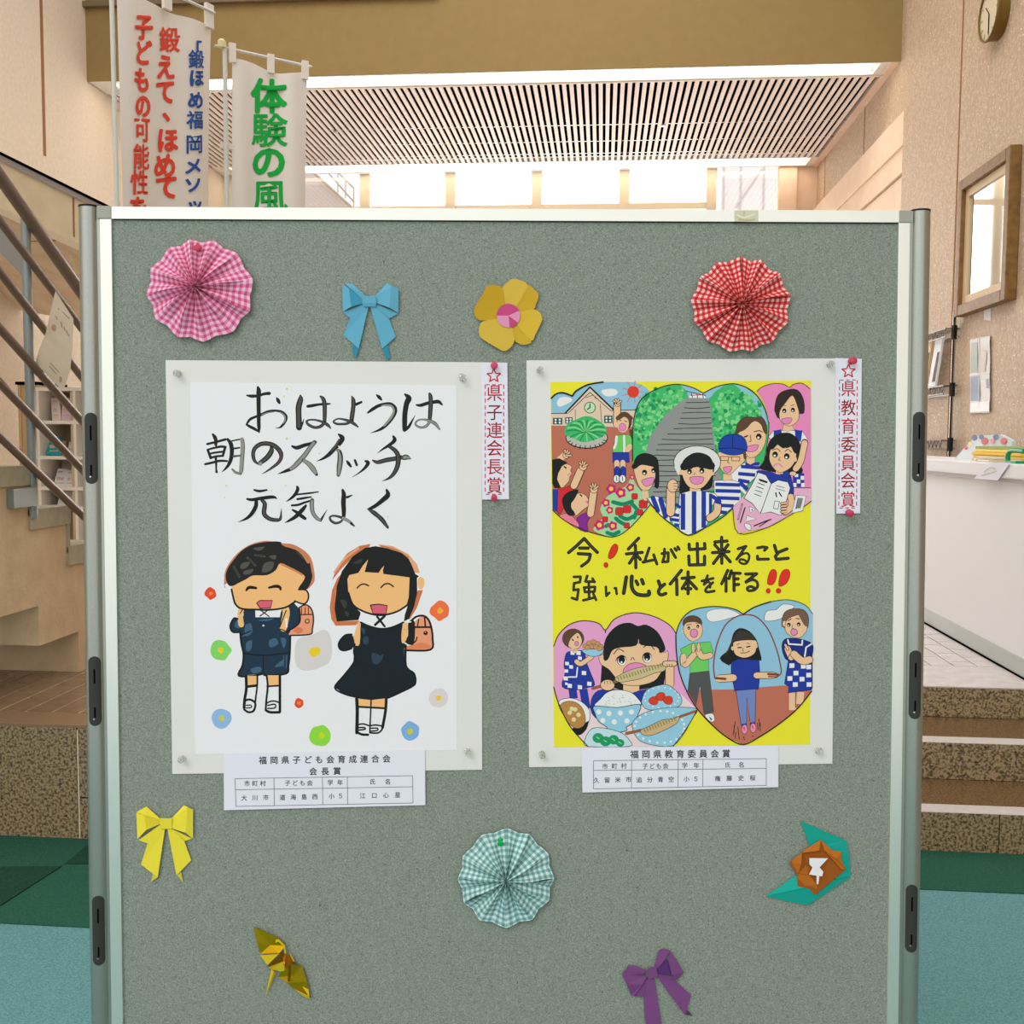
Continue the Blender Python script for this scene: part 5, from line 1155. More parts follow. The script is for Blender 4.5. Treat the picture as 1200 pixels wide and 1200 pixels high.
caps(('215,100 128,290', '190,205 190,395', '265,105 232,215', '258,140 390,142', '300,145 302,385', '312,222 362,218', '312,302 368,298'), 40)
caps(('465,152 620,148 470,262',), 40); mk('470,268 560,232 625,265 630,335 570,382 500,382 492,345 540,328 590,348', 36, True)
rede = c_('exclaim_edge', (150,40,30)); redf = c_('exclaim_red', (226,50,34))
A.at(660, 625, k12); A.fill(redf, '742,150 770,190 752,270 700,340 642,355 635,310 660,230 700,165', True, rede, .6); A.disc(redf, 601, 445, 30, 14, 36, rede, .6)
A.at(835, 660, k12); A.fill(redf, '865,85 902,130 890,230 850,295 810,305 772,285 780,200 815,110', True, rede, .6); A.fill(redf, '1050,85 1088,125 1078,210 1030,290 955,325 930,300 945,190 990,105', True, rede, .6); A.disc(redf, 783, 388, 30, 14, 34, rede, .6).disc(redf, 928, 388, 34, 14, 34, rede, .6)
A.build('lettering', ps2, label='bold black hand lettering with red exclamation marks')
# -- lower left heart: eating
A = Art(B, H1, lw=1.25); A.at(640, 700, 160/1011)
pk2 = c_('pink_violet', (232,164,206)); tb = c_('table_white', (236,216,216)); lb = c_('bowl_blue', (150,204,226)); fishc = c_('fish', (206,190,140)); stick = c_('stick', (150,96,66))
A.fill(pk2, '440,242 400,200 340,178 250,175 160,210 90,280 56,360 56,660 90,780 180,960 310,1104 940,1104 1040,970 1118,830 1040,700 990,560 970,400 968,280 920,210 820,150 700,116 600,122 500,165', False)
A.fill(tb, '90,770 330,830 500,700 1000,720 1118,830 1040,970 940,1104 310,1104 180,960', False)
A.fill(hb, '412,500 900,480 870,655 600,700 402,640', False)
A.fill(blu, '330,830 345,730 430,680 690,690 868,652 885,700 700,800 400,885 360,885', True, OUT, .5)
A.fill(S2, '570,600 692,600 690,690 640,708 570,690', False, OUT, .4); A.line(OUT, '915,500 915,640', 56); A.line(S2, '915,500 915,645', 48)
A.fill(S2, '392,440 430,420 450,450 500,350 840,350 870,410 898,395 905,440 882,510 850,560 800,620 690,652 570,645 520,602 470,540 440,518 402,490', True, OUT, .6)
A.fill(hb, '425,458 430,340 470,260 540,202 620,188 680,212 740,202 820,250 868,330 882,390 842,412 820,370 700,352 685,305 665,358 550,372 490,395 458,460', True)
for x, y in ((560,466),(748,446)): A.disc(OUT, x, y, 36, 14, 40).disc(wht, x+2, y+4, 31, 14, 34).disc(OUT, x, y-4, 24, 12, 30).disc(wht, x-2, y+14, 8)
A.line(OUT, '500,420 535,382 575,402', 5); A.line(OUT, '720,370 765,350 802,388', 5); A.line(OUT, '626,465 640,446 655,465', 4); A.line(OUT, '515,470 530,440', 4)
A.fill(pinkm, '570,540 620,492 690,486 748,518 700,570 600,590', True, OUT, .6)
A.line(stick, '345,675 430,650 530,618', 18); A.fill(fishc, '508,602 560,568 640,532 740,512 835,502 880,482 878,542 800,562 700,602 600,622 540,628', True, OUT, .6)
for i in range(16): x = 530+i*21; y = 605-i*6.5; A.line(c_('fish_mark', (150,132,86)), f'{x},{y-14} {x+8},{y+8}', 7)
A.disc(OUT, 455, 650, 56, 14, 44).disc(S2, 455, 650, 51, 14, 39); [A.line(OUT, f'{x},620 {x+4},640', 3) for x in (430, 452, 474, 492)]
A.line(OUT, '880,492 952,490', 36); A.line(S2, '882,492 950,490', 29); [A.line(OUT, f'{x},495 {x+3},515', 3) for x in (895, 912, 930)]
# woman with bowl
for t in ('195,680 205,750', '275,680 300,825'): A.line(blu, t, 48, True, False)
A.fill(blu, '150,412 205,400 282,398 295,470 330,560 360,648 310,668 220,686 118,662 140,560 132,500', True, OUT, .5)
for x, y, s in ((195,412,14),(240,412,16),(250,450,14),(155,490,14),(185,515,14),(150,545,13),(145,600,16),(175,655,16),(250,665,16),(320,640,16),(280,560,16),(150,640,10)): A.fill(wht, f'{x-s},{y-s} {x+s},{y-s+3} {x+s},{y+s} {x-s},{y+s-2}', False)
A.line(wht, '165,590 225,590 232,520', 8, False); A.line(OUT, '225,475 260,492 335,440', 32); A.line(S2, '225,475 260,492 335,440', 26)
A.disc(brown_, 200, 305, 82, 18, 74); A.fill(S2, '165,345 185,300 230,262 255,285 266,330 242,375 200,384 168,365', True, OUT, .5); A.disc(pinkm, 226, 342, 14, 10, 18, OUT, .5); A.line(OUT, '195,312 200,318', 8); A.line(OUT, '232,292 236,298', 8); A.line(S2, '205,382 210,400', 26)
A.fill(lb, '272,388 418,388 402,425 345,438 292,420', True, OUT, .5)
for x, y in ((290,360),(318,338),(350,330),(382,345),(405,365),(335,365),(368,368),(305,372),(395,380)): A.disc(c_('potato', (198,152,100)), x, y, 20, 8, 18, c_('potato_edge', (130,84,50)), .5)
# soup, rice, plates
A.fill(wht, '88,780 170,746 260,772 322,840 312,930 250,975 150,900', True, OUT, .6); A.fill(blk, '188,972 250,962 312,915 296,980 240,1022', True); A.fill(c_('soup', (188,136,72)), '104,800 170,768 240,790 282,850 290,930 250,968 200,962 145,900', True, OUT, .5)
for x, y in ((175,855),(215,830),(240,870),(205,905),(190,825)): A.disc(c_('tofu', (226,216,160)), x, y, 17)
A.fill(wht, '362,808 400,755 450,705 520,685 620,700 680,750 695,800 530,825', True, OUT, .6)
for i in range(26): x = 410+rr.uniform(0, 250); y = 715+rr.uniform(0, 85); A.line(c_('rice_line', (176,180,176)), f'{x:.0f},{y:.0f} {x+9:.0f},{y+5:.0f}', 3)
A.fill(lb, '358,805 530,816 692,792 684,860 645,930 592,962 600,985 530,1000 458,985 450,962 388,918 362,860', True, OUT, .8)
for x, y in ((390,848),(465,860),(550,857),(632,848),(420,912),(505,922),(598,915)): A.disc(wht, x, y, 20)
A.fill(lb, '708,762 740,690 820,655 900,648 958,690 1002,742 992,800 900,832 760,832 715,800', True, OUT, .6)
for i in range(18): t = i*.35; A.disc(wht, 855+128*math.cos(t), 742+76*math.sin(t), 6)
for x, y, r in ((798,766,36),(850,735,36),(905,762,36)): A.fill(c_('tomato', (214,64,40)), [(x+r*math.cos(i*1.05)*(1.1 if i % 2 else .9), y+r*.9*math.sin(i*1.05)) for i in range(6)], True, c_('tomato_edge', (150,30,24)), .5)
A.fill(lb, '636,950 680,882 800,832 950,814 1115,826 1080,900 1020,1010 935,1100 780,1092 680,1050', True, OUT, .6)
for i in range(22): t = .3+i*.29; A.disc(wht, 860+205*math.cos(t)*(1 if math.cos(t) < 0 else .8), 960+118*math.sin(t), 9)
A.line(stick, '595,1008 700,985', 18); A.line(stick, '960,895 1110,842', 16); A.fill(c_('fish_tan', (206,176,130)), '698,985 760,955 860,908 940,900 985,880 970,930 880,982 780,1022 718,1018', True, OUT, .6)
for i in range(12): x = 725+i*20; y = 990-i*8; A.line(MATS['paint_fish_mark'], f'{x},{y-16} {x+10},{y+8}', 7)
A.fill(c_('plate_pale', (196,224,230)), '288,1055 340,972 450,972 560,1005 618,1060 612,1104 312,1104', True, OUT, .6)
for x, y, r in ((385,1042,40),(440,1066,40),(500,1055,38),(548,1078,30)): A.disc(c_('broccoli', (28,156,96)), x, y, r, 10, r*.9, leaf, .6); A.line(fol2, f'{x-12},{y-8} {x+8},{y+4}', 6)
A.line(OUT, '56,362 90,280 160,210 250,175 340,178 400,200 440,242 500,165 600,122 700,116 820,150 920,210 968,280', 5); A.line(OUT, '56,665 90,780 180,960 310,1104', 6); A.line(OUT, '940,1104 1040,970 1118,835', 5); A.line(OUT, '440,242 438,262', 5)
# -- lower right heart: skipping rope
A.at(780, 700, 180/1137)
A.fill(sky, '575,125 520,92 430,72 320,70 200,95 130,150 92,220 76,280 80,400 100,540 150,680 230,820 350,950 460,1040 575,1090 700,1030 850,930 980,820 1085,690 1088,120 1040,62 960,28 880,18 780,32 660,72', False)
A.fill(ground, '152,685 480,682 900,650 1086,680 980,820 850,930 700,1030 575,1090 460,1040 350,950 230,820', False)
A.fill(wht, '300,140 320,100 400,85 480,92 552,130 480,152 400,175 332,180', True, OUT, .4); A.fill(wht, '730,160 750,102 820,90 870,50 955,66 900,110 850,160 760,176', True, OUT, .5)
# clapping man
A.fill(c_('trousers', (84,84,84)), '180,558 322,545 356,850 285,866 255,650 225,800 165,690', False, OUT, .5); A.fill(wht, '290,872 350,862 362,912 330,920', True, OUT, .5); A.fill(blu, '320,880 345,900 335,915', False)
A.fill(grn, '110,382 190,340 330,328 352,400 338,420 316,422 320,545 180,560 182,430 122,440', False, OUT, .5)
A.line(OUT, '130,440 140,500 215,420', 42); A.line(S2, '132,438 141,500 215,420', 35); A.line(OUT, '330,430 270,440 245,400', 40); A.line(S2, '330,430 270,440 245,400', 33); A.disc(S2, 205, 375, 14, 10, 36, OUT, .5).disc(S2, 245, 370, 14, 10, 36, OUT, .5)
A.disc(brown_, 198, 190, 74, 18, 58); A.disc(S2, 132, 252, 14).disc(S2, 270, 232, 12); A.fill(S2, '132,245 150,190 230,182 268,210 272,260 255,300 205,326 160,302', True, OUT, .5); eye(172, 228, 8); eye(238, 215, 8); A.line(OUT, '155,205 190,200', 4); A.line(OUT, '222,190 250,192', 4); A.disc(pinkm, 210, 266, 28, 14, 32, OUT, .6)
# skipping girl
rope = c_('rope', (140,72,66)); A.line(rope, '365,600 355,500 380,350 440,210 520,145 600,128 680,150 760,240 820,380 850,500 855,560 830,585', 8)
A.fill(hb, '400,452 470,380 500,270 550,228 620,250 672,312 692,380 710,466 660,462 490,490 470,505', True); A.fill(c_('hair_charcoal', (60,52,48)), '440,440 500,300 550,245 620,262 660,320 520,320 490,360', True)
A.fill(blu, '485,482 540,455 692,465 698,560 688,680 600,692 512,695 486,570', False, OUT, .6)
A.line(OUT, '500,595 400,602', 48); A.line(S2, '502,595 395,602', 41); A.line(OUT, '672,578 800,577', 42); A.line(S2, '672,578 800,577', 35); A.line(c_('grip', (130,60,40)), '372,598 442,604', 14); A.line(MATS['paint_grip'], '760,568 832,572', 14); A.line(MATS['paint_grip'], '762,586 828,590', 8)
A.fill(S2, '500,365 518,325 665,318 672,370 660,412 620,440 570,447 515,422', True, OUT, .5); A.disc(S2, 495, 378, 10, 8, 16).disc(S2, 672, 360, 10, 8, 16); A.line(OUT, '535,372 562,372', 7); A.line(OUT, '600,368 625,362', 7); A.line(OUT, '575,375 568,395 580,398', 3); A.line(OUT, '555,412 595,410 620,398', 4); A.line(OUT, '525,350 550,342', 3); A.line(OUT, '600,340 622,342', 3)
A.fill(c_('jeans', (116,136,196)), '520,690 668,680 662,922 625,922 602,740 600,935 558,938', False, OUT, .6)
for x, y in ((585,975),(648,965)): A.line(blu, f'{x-5},{y-40} {x-3},{y-20}', 34, True, False); A.disc(c_('shoe_pink', (238,140,178)), x, y+2, 22, 12, 36, OUT, .5); A.line(OUT, f'{x-5},{y-15} {x-2},{y+5}', 4)
for t in ('515,920 500,1020', '535,960 545,1050', '690,900 702,990', '680,930 685,980', '520,1000 515,1040', '700,930 700,960', '575,1030 585,1055', '640,1025 652,1030', '508,950 506,1000'): A.line(OUT, t, 4)
# woman at right
A.line(S2, '940,700 940,835', 42, True, False); A.line(S2, '1000,700 992,790', 42, True, False); A.line(OUT, '962,705 962,815', 4)
A.fill(blu, '908,470 1086,480 1086,672 1075,685 905,708 912,660 880,640', False, OUT, .6)
for x, y in ((935,505),(1060,515),(965,560),(920,600),(1010,605),(960,645),(1060,575),(1062,645),(1020,510)): A.fill(wht, f'{x-18},{y-16} {x+18},{y-16} {x+18},{y+16} {x-18},{y+18}', False)
A.fill(c_('bodice', (26,44,128)), '862,350 892,305 1000,310 1086,345 1086,420 1060,480 910,470 870,415', True, OUT, .6); A.line(wht, '905,315 912,345 1010,352 1012,320', 9, False); A.line(wht, '1080,345 1040,370 1030,440', 9, False); A.line(OUT, '1060,400 1075,420', 4)
A.line(OUT, '902,380 930,445', 42); A.line(S2, '902,380 930,445', 35); A.line(OUT, '950,420 1010,470 1065,462', 48); A.line(S2, '950,420 1010,470 1065,462', 41); A.line(OUT, '885,350 905,385', 18); A.line(S2, '886,352 905,385', 12); A.line(OUT, '920,420 905,450', 4)
A.fill(c_('hair_ash', (120,92,76)), '860,185 880,112 940,85 1020,92 1056,140 1056,205 1035,230 880,225', True, OUT, .5); A.disc(S2, 880, 195, 14, 8, 22)
A.fill(S2, '884,215 905,160 990,128 1012,160 1048,215 1035,262 992,300 930,290 892,255', True, OUT, .5); A.fill(MATS['paint_hair_ash'], '985,120 1050,140 1054,205 1032,212 1005,170', True); eye(912, 203, 11); eye(985, 200, 11); A.line(OUT, '905,172 930,160', 5); A.line(OUT, '965,155 990,160', 5); A.line(OUT, '940,205 935,228 945,230', 3); A.disc(pinkm, 951, 258, 25, 14, 25, OUT, .6)
A.line(OUT, '575,125 520,92 430,72 320,70 200,95 130,150 92,220 76,280', 6); A.line(OUT, '76,280 80,400 100,540 150,680 230,820 350,950 460,1040 575,1090 700,1030 850,930 980,820 1080,695', 7); A.line(OUT, '575,125 660,72 780,32', 8); A.line(OUT, '780,32 880,18 960,28 1040,62 1088,122', 4)
A.build('lower_heart_drawings', ps2)
pin(632, 434, clear, 'clear push pin at the top left corner of the yellow poster mount', 'clear pins on the mounts', .95); pin(971.5, 427, clear, 'clear push pin at the top right corner of the yellow poster mount', 'clear pins on the mounts', .95)
pin(635, 882.5, clear, 'clear push pin at the bottom left corner of the yellow poster mount', 'clear pins on the mounts', .95, (0,.2)); pin(958.5, 880, clear, 'clear push pin at the bottom right corner of the yellow poster mount', 'clear pins on the mounts', .95, (0,-.3))

# ---------------------------------------------------------------- gingham paper rosettes
PX = 1.235e-3                                               # metres per pixel at the board
def gingham(name, hi, mid, lo, per):
    m = bpy.data.materials.new(name); m.use_nodes = True; nt = m.node_tree; b_ = nt.nodes['Principled BSDF']; b_.inputs['Roughness'].default_value = .85; b_.inputs['Specular IOR Level'].default_value = .2
    uv = nt.nodes.new('ShaderNodeUVMap'); uv.uv_map = 'UVMap'; sp = nt.nodes.new('ShaderNodeSeparateXYZ'); nt.links.new(uv.outputs[0], sp.inputs[0]); outs = []
    for i in (0, 1):
        a = nt.nodes.new('ShaderNodeMath'); a.operation = 'DIVIDE'; a.inputs[1].default_value = per; nt.links.new(sp.outputs[i], a.inputs[0])
        f = nt.nodes.new('ShaderNodeMath'); f.operation = 'FRACT'; nt.links.new(a.outputs[0], f.inputs[0])
        g_ = nt.nodes.new('ShaderNodeMath'); g_.operation = 'GREATER_THAN'; g_.inputs[1].default_value = .5; nt.links.new(f.outputs[0], g_.inputs[0]); outs.append(g_)
    ad = nt.nodes.new('ShaderNodeMath'); ad.operation = 'ADD'; nt.links.new(outs[0].outputs[0], ad.inputs[0]); nt.links.new(outs[1].outputs[0], ad.inputs[1])
    hf = nt.nodes.new('ShaderNodeMath'); hf.operation = 'MULTIPLY'; hf.inputs[1].default_value = .5; nt.links.new(ad.outputs[0], hf.inputs[0])
    r_ = nt.nodes.new('ShaderNodeValToRGB'); r_.color_ramp.interpolation = 'CONSTANT'; e = r_.color_ramp.elements
    e[0].position = 0; e[0].color = tuple(lin(c) for c in hi)+(1,); e[1].position = .3; e[1].color = tuple(lin(c) for c in mid)+(1,); n3 = e.new(.8); n3.color = tuple(lin(c) for c in lo)+(1,)
    nt.links.new(hf.outputs[0], r_.inputs[0]); nt.links.new(r_.outputs[0], b_.inputs['Base Color']); return m
def rosette(name, cx, cy, rx, ry, ex, ey, N, m, label, seed, rot=0.0, per=.0066):
    """N scallops, 2N folded facets; (cx,cy) outline centre, (ex,ey) pleat centre, radii in px"""
    rr = random.Random(seed); root = empty(name, B(cx, cy+ry, 0), label, 'paper rosette')
    o = B(ex, ey, .006); ur = BR; ud = BD; n2 = 2*N; ang = []; a0 = rot
    for i in range(n2): ang.append(rot+2*math.pi*(i+rr.uniform(-.16,.16))/n2)
    def rim(t):                                          # distance from the pleat centre to the outline ellipse
        dx, dy = math.cos(t), math.sin(t); ox, oy = ex-cx, ey-cy
        a = dx*dx/rx**2+dy*dy/ry**2; b = 2*(ox*dx/rx**2+oy*dy/ry**2); c = ox*ox/rx**2+oy*oy/ry**2-1
        return (-b+math.sqrt(b*b-4*a*c))/(2*a)
    w = .0175; tilt = rr.uniform(-.1,.1)
    for i in range(n2):
        ta, tb_ = ang[i], ang[(i+1) % n2]+(2*math.pi if i == n2-1 else 0)
        ups = (i % 2 == 0)                               # ridge at i even
        ja, jb = rr.uniform(.85,1.15), rr.uniform(.85,1.15)
        g = MB(); R = 7; C = 4
        Ra, Rb = rim(ta)*(.925 if ups else 1.0)*1.0, rim(tb_)*(1.0 if ups else .925)
        # facets run ridge -> valley; ridges reach farther out and sit nearer the viewer
        def P(s, f):
            t = ta+(tb_-ta)*f
            ra = Ra+(Rb-Ra)*f
            r = (.012+.988*s)*ra*PX
            half = math.sin((tb_-ta)/2)*r*2; hh = math.sqrt(max(w*w*.75-half*half, .0000035))
            hh = min(hh, .0135)
            k = (f if ups else 1-f)                      # 0 at the valley, 1 at the ridge
            side = (1 if rr_s[i] else 1)
            sk = (.10*(1-s))                             # folds lean over near the centre
            t2 = t + sk*(k-.5)*1.2*lean
            return o + (ur*math.cos(t2)+ud*math.sin(t2))*r + BN*(hh*(k)-.0045*s+.0048)
        rr_s = [0]*n2; lean = -1 if seed % 2 else 1
        uo = i*.0157
        for a in range(R):
            for c in range(C):
                s0_, s1_, f0, f1 = a/R, (a+1)/R, c/C, (c+1)/C
                uvq = [(uo+.0175*f, (.08+s)*rx*PX) for s, f in ((s0_,f0),(s0_,f1),(s1_,f1),(s1_,f0))]
                g.poly([P(s0_,f0), P(s0_,f1), P(s1_,f1), P(s1_,f0)], m, uvq)
        g.build('pleat', root)
    return root
gp = gingham('gingham_pink', (240,196,214), (226,136,172), (200,84,128), .0088)
grd = gingham('gingham_red', (246,206,196), (218,84,84), (190,36,46), .0084)
gt = gingham('gingham_teal', (214,232,228), (150,192,190), (104,152,152), .0084)
rosette('paper_rosette', 235, 340.5, 63, 60, 231, 337, 12, gp, 'pink and white gingham paper rosette at the top left of the board', 2, .13)
rosette('paper_rosette.001', 868, 357.5, 60, 56.5, 867, 357, 13, grd, 'red and white gingham paper rosette at the top right of the board', 5, .1)
rosette('paper_rosette.002', 593, 1028.5, 58, 61, 592.5, 1028, 12, gt, 'teal and white gingham paper rosette pinned below the posters', 4, .26)
pin(232.5, 291, pinkp, 'pink push pin holding the pink gingham rosette', s=1.15, h=.008); pin(586.5, 984, greenpn, 'green push pin holding the teal gingham rosette', s=.95, h=.008, tilt=(0,.35))
pin(869, 348, pinkp, 'red push pin sunk in the folds of the red rosette', s=.7, h=.007)

# ---------------------------------------------------------------- folded paper pieces
def folded(parts, ox, oy, k, root, solid=.00035):
    """parts: name -> (material, [(x,y,height px), ...] facets)"""
    for nm, m, facets in parts:
        g = MB()
        for f in facets:
            q = [(ox+x*k, oy+y*k, h*PX*.62+.0015) for x, y, h in f]
            pts = [B(x, y, h) for x, y, h in q]
            for tr in tessellate_polygon([[Vector((x, y, 0)) for x, y, h in q]]): g.poly([pts[i] for i in tr], m)
        o = g.build(nm, root, solid=solid)
        bm = bmesh.new(); bm.from_mesh(o.data); bmesh.ops.remove_doubles(bm, verts=bm.verts, dist=1e-6); bmesh.ops.recalc_face_normals(bm, faces=bm.faces); bm.to_mesh(o.data); bm.free()
kb = 90/982
def bow(name, label, m, md, ox, oy, k, P, base, mi=None):
    mi = mi or md
    root = empty(name, B(*base, 0), label, 'paper bow')
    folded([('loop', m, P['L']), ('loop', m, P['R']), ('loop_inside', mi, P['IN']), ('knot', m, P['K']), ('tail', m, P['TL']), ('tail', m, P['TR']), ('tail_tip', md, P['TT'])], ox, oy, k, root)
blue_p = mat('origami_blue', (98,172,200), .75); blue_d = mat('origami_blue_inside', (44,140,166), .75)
bow('paper_bow', 'light blue folded paper bow above the calligraphy poster', blue_p, blue_d, 390, 320, kb, dict(
  IN=[[(205,190,8),(385,345,5),(380,392,5),(235,430,8)]], L=[[(122,152,3),(205,190,8),(235,430,8),(130,492,3)], [(160,135,1),(250,135,1),(400,275,3),(385,345,3),(215,190,4)], [(130,505,1),(380,400,3),(400,430,3),(225,577,1)]],
  R=[[(690,130,3),(750,160,7),(720,440,8),(560,385,5),(545,290,4),(600,230,3)], [(750,160,7),(840,195,4),(838,512,3),(720,440,8)], [(560,395,2),(838,518,1),(720,582,1),(550,430,3)]],
  K=[[(385,290,8),(545,290,8),(560,380,8),(545,430,6),(390,430,6),(375,380,8)]], TL=[[(385,432,3),(455,435,3),(330,970,3),(135,792,1),(225,572,3)]], TR=[[(480,435,3),(550,432,3),(720,587,3),(806,815,1),(630,967,3)]],
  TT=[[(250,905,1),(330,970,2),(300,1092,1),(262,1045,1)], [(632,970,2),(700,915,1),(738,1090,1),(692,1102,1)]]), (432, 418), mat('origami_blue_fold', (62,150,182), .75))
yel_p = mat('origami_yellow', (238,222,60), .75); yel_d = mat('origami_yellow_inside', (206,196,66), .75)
bow('paper_bow.001', 'yellow folded paper bow at the lower left of the board', yel_p, yel_d, 150, 930, kb, dict(
  IN=[[(215,285,8),(405,345,5),(405,390,5),(235,465,8)]], L=[[(108,245,3),(215,285,8),(235,465,8),(120,580,3)], [(108,238,1),(235,163,2),(405,315,3),(405,350,3),(215,285,4)], [(135,595,1),(400,402,3),(430,450,3),(245,634,1)]],
  R=[[(560,315,4),(715,150,3),(760,170,7),(735,500,8),(550,440,5)], [(760,170,7),(832,205,3),(830,575,3),(735,500,8)], [(550,445,3),(820,575,1),(725,607,1),(560,452,3)]],
  K=[[(405,315,8),(560,315,8),(560,450,6),(410,450,6)]], TL=[[(410,450,3),(472,455,3),(380,1070,3),(165,906,1),(260,602,3)]], TR=[[(505,455,3),(560,450,3),(720,607,3),(809,852,1),(620,1046,3)]],
  TT=[[(290,1132,1),(378,1070,2),(320,1025,1)], [(625,1046,2),(680,1000,1),(705,1132,1)]]), (194, 1032), mat('origami_yellow_fold', (226,208,46), .75))
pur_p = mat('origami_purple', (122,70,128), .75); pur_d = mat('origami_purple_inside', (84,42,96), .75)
bow('paper_bow.002', 'purple folded paper bow tilted at the bottom edge of the board', pur_p, pur_d, 715, 1100, kb, dict(
  IN=[[(600,400,3),(690,292,2),(755,262,2),(800,462,2),(620,450,3)]], L=[[(150,452,1),(240,345,3),(300,345,3),(460,400,4),(430,450,4),(200,465,3)], [(150,462,3),(400,462,7),(480,470,5),(410,590,6),(250,600,8),(210,580,3)], [(210,580,3),(250,600,8),(410,590,6),(305,735,4),(270,727,2)], [(300,737,1),(400,602,3),(480,500,3),(430,742,1)]],
  R=[[(570,342,4),(620,150,2),(700,130,2),(770,152,2),(680,300,5),(610,380,4)], [(775,160,5),(940,430,4),(850,530,3),(790,460,8),(740,270,8)], [(610,450,5),(850,490,2),(838,537,1),(600,482,4)]],
  K=[[(455,400,8),(585,345,8),(612,480,7),(500,520,7)]], TL=[[(480,510,3),(560,510,3),(655,1100,3),(700,1380,3),(500,1280,1),(440,990,2),(430,740,3)]], TR=[[(600,485,3),(640,485,3),(830,540,3),(1032,725,1),(952,977,3)]],
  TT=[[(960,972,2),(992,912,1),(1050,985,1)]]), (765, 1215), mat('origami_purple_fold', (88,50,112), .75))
# five-lobed yellow paper flower with a pink centre
fl_ = empty('paper_flower', B(595, 412, 0), 'mustard yellow paper flower with a pink centre above the posters', 'paper flower')
ys_ = [mat('petal_%d' % i, c, .75) for i, c in enumerate(((196,156,28), (214,180,66), (204,164,40), (218,182,54), (206,170,44)))]
kf = 100/1200
def petal(m, t, ctr=(610,600), hc=3, hr=5, sm=True):
    P = [tuple(float(c) for c in w.split(',')) for w in t.split()]; q = cr(P, True, 3) if sm else P; g = MB(); C = B(545+ctr[0]*kf, 320+ctr[1]*kf, .0015+hc*PX*.4)
    R_p = [B(545+x*kf, 320+y*kf, .0015+hr*PX*.4) for x, y in q]
    for a, b in zip(R_p, R_p[1:]+R_p[:1]): g.poly([C, a, b], m)
    o = g.build('petal', fl_, solid=.0004)
petal(ys_[0], '380,168 470,180 528,215 545,300 560,430 600,600 450,632 250,668 170,640 128,565 135,490 180,400 230,330 300,195', (440,450))
petal(ys_[1], '528,215 560,160 640,95 690,82 745,92 880,170 760,400 650,560 600,600 560,420 540,290', (640,300), 3, 4)
petal(ys_[2], '880,170 960,220 1020,280 1030,350 1000,430 970,502 850,530 700,560 600,600 650,560 760,400', (850,350), 3, 4)
petal(ys_[3], '700,570 780,545 900,518 965,510 1040,545 1085,630 1060,720 990,860 930,950 760,770 640,640', (880,680), 4, 5)
petal(ys_[4], '640,640 760,770 930,950 880,1000 800,1008 750,985 700,950 670,820 650,740', (780,860), 4, 4)
petal(ys_[1], '450,635 550,615 625,640 660,760 690,880 695,945 660,1020 600,1080 540,1095 480,1070 240,925 195,850 200,760 250,680', (470,830), 5, 6)
g = MB(); C = (610, 598); n = 30; dp, pp = mat('centre_dark_pink', (200,72,126), .8), mat('centre_pale_pink', (228,150,186), .8)
for i in range(n):
    t0, t1 = 2*math.pi*i/n, 2*math.pi*(i+1)/n; d = math.degrees((t0+t1)/2)
    m = dp if (175 < d < 335 or 30 < d < 82) else pp
    g.poly([B(545+C[0]*kf, 320+C[1]*kf, .0062)]+[B(545+(C[0]+165*math.cos(t))*kf, 320+(C[1]+168*math.sin(t))*kf, .0056) for t in (t0, t1)], m)
g.build('centre_disc', fl_)
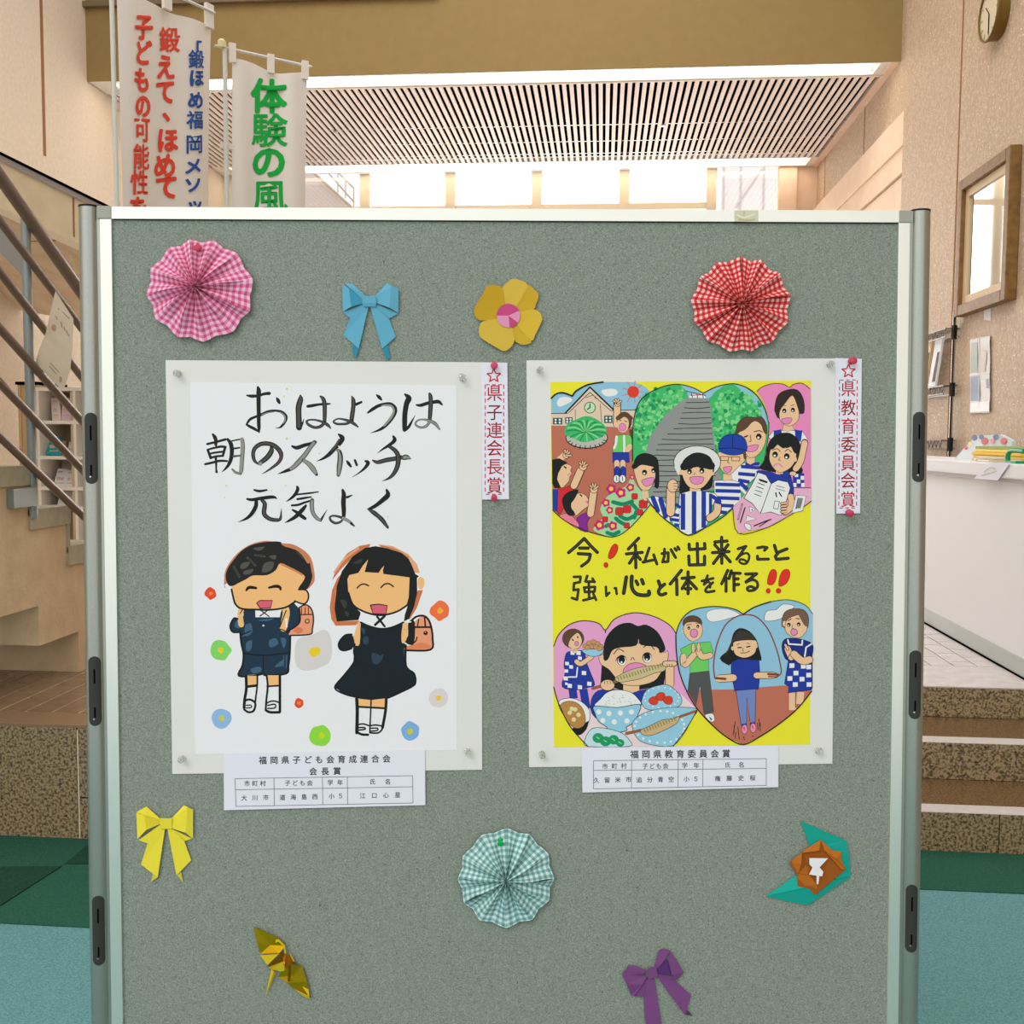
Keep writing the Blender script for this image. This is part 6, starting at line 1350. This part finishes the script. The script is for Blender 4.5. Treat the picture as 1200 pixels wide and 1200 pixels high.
# folded brown rose with turquoise leaves
rs = empty('origami_rose', B(955, 1060, 0), 'brown origami rose with a white Z-shaped scrap and turquoise leaves', 'paper flower')
tq = mat('origami_turquoise', (8,160,144), .7); tq2 = mat('origami_turquoise_light', (20,174,158), .7); bw = mat('origami_brown', (188,106,22), .7); bw2 = mat('origami_brown_fold', (158,84,12), .7)
folded([('leaf', tq, [[(480,120,1),(1020,352,3),(760,440,4),(590,420,2)], [(1020,352,3),(1045,500,4),(1070,770,1),(900,800,4),(760,440,4)]]),
        ('leaf', tq2, [[(75,1000,1),(430,755,2),(600,850,4),(520,905,5)]]), ('leaf', tq, [[(75,1002,1),(520,905,5),(600,900,4),(570,1105,1),(500,1098,1)], [(600,900,4),(900,800,3),(1068,775,1),(640,1060,1),(570,1105,1)]]),
        ('rose_base', bw2, [[(720,345,5.2),(845,468,5.2),(958,482,5.2),(958,590,5.2),(1010,685,5.2),(652,985,5.2),(582,913,5.2),(447,883,5.2),(442,752,5.2),(345,612,5.2),(500,492,5.2)]]),
        ('petal', bw, [[(720,340,5),(700,470,10),(500,495,8)], [(720,340,5),(500,495,8),(480,510,8),(340,610,4),(560,440,6)], [(500,495,9),(490,625,10),(345,612,4)], [(345,612,4),(490,625,9),(455,740,5)], [(720,340,5),(850,465,7),(760,470,10)], [(760,470,9),(850,465,7),(960,480,5),(900,560,10)], [(960,480,5),(960,590,6),(900,560,10)], [(900,560,10),(960,590,6),(1015,685,4),(965,690,8),(760,465,10)]]),
        ('petal', bw2, [[(520,500,6),(700,475,6),(720,550,3),(580,560,3)], [(700,475,6),(760,470,6),(960,690,6),(860,700,4),(800,560,3),(720,550,3)], [(500,500,7),(580,560,3),(600,680,3),(540,640,6)], [(740,820,4),(860,700,4),(965,690,7),(1010,690,4),(660,985,3)]]),
        ('petal', bw, [[(460,730,6),(540,640,8),(600,690,5),(590,760,5)], [(455,740,6),(590,760,8),(680,870,7),(445,885,4)], [(445,885,4),(680,870,7),(655,988,3),(580,915,3)], [(600,600,3),(800,560,3),(870,700,5),(740,820,5),(690,860,5),(590,750,4)]]),
        ('scrap', wpaper, [[(585,555,11),(802,558,11),(705,665,11),(748,715,11),(735,770,11),(580,748,11),(622,668,11),(585,628,11)], [(668,760,11),(702,762,11),(690,862,11),(670,858,11)]])], 890, 950, .1, rs, .0003)
# gold crane
gold = mat('gold_foil', (214,166,20), .24, metal=.85); gold2 = mat('gold_foil_light', (255,214,40), .35, metal=.55); gold3 = mat('gold_foil_deep', (186,110,20), .28, metal=.8)
crn = empty('origami_crane', B(330, 1170, 0), 'gold foil origami crane near the bottom of the board', 'origami crane')
folded([('wing', gold, [[(85,70,3),(420,220,4),(320,330,2)], [(85,70,3),(320,330,2),(440,452,7),(180,452,3),(130,280,4)], [(420,220,4),(540,340,3),(440,452,7),(320,330,2)]]),
        ('wing', gold, [[(480,700,6),(620,600,9),(640,760,4),(560,860,5),(430,780,2)], [(620,600,9),(770,620,3),(840,850,5),(640,760,4)], [(560,860,5),(640,760,4),(840,850,5),(890,1087,2),(640,942,2)]]),
        ('head', gold2, [[(180,475,9),(440,455,12),(282,612,11)]]), ('body', gold3, [[(282,612,8),(440,490,12),(500,560,7),(300,640,5)], [(440,455,10),(540,440,7),(530,660,12),(480,540,6)], [(540,440,8),(660,560,5),(620,600,12),(530,660,9)], [(580,600,11),(620,600,8),(600,840,6),(565,840,8)]]),
        ('body', gold2, [[(300,640,5),(500,560,10),(480,702,6),(340,672,3)], [(500,560,9),(530,560,12),(520,690,7),(480,700,8)], [(590,450,9),(610,452,11),(665,560,7),(640,560,9)], [(650,940,4),(860,1040,6),(885,1085,3),(820,1070,3)], [(770,910,7),(860,950,5),(870,1060,6)]]),
        ('neck', gold2, [[(395,255,8),(440,245,9),(528,335,8),(542,450,8),(522,450,8),(510,350,8),(430,280,9),(395,300,8)]]), ('tail', gold2, [[(335,670,4),(372,700,9),(252,1057,3)], [(372,700,9),(402,720,3),(252,1057,3)]])], 290, 1080, kf, crn, .0002)
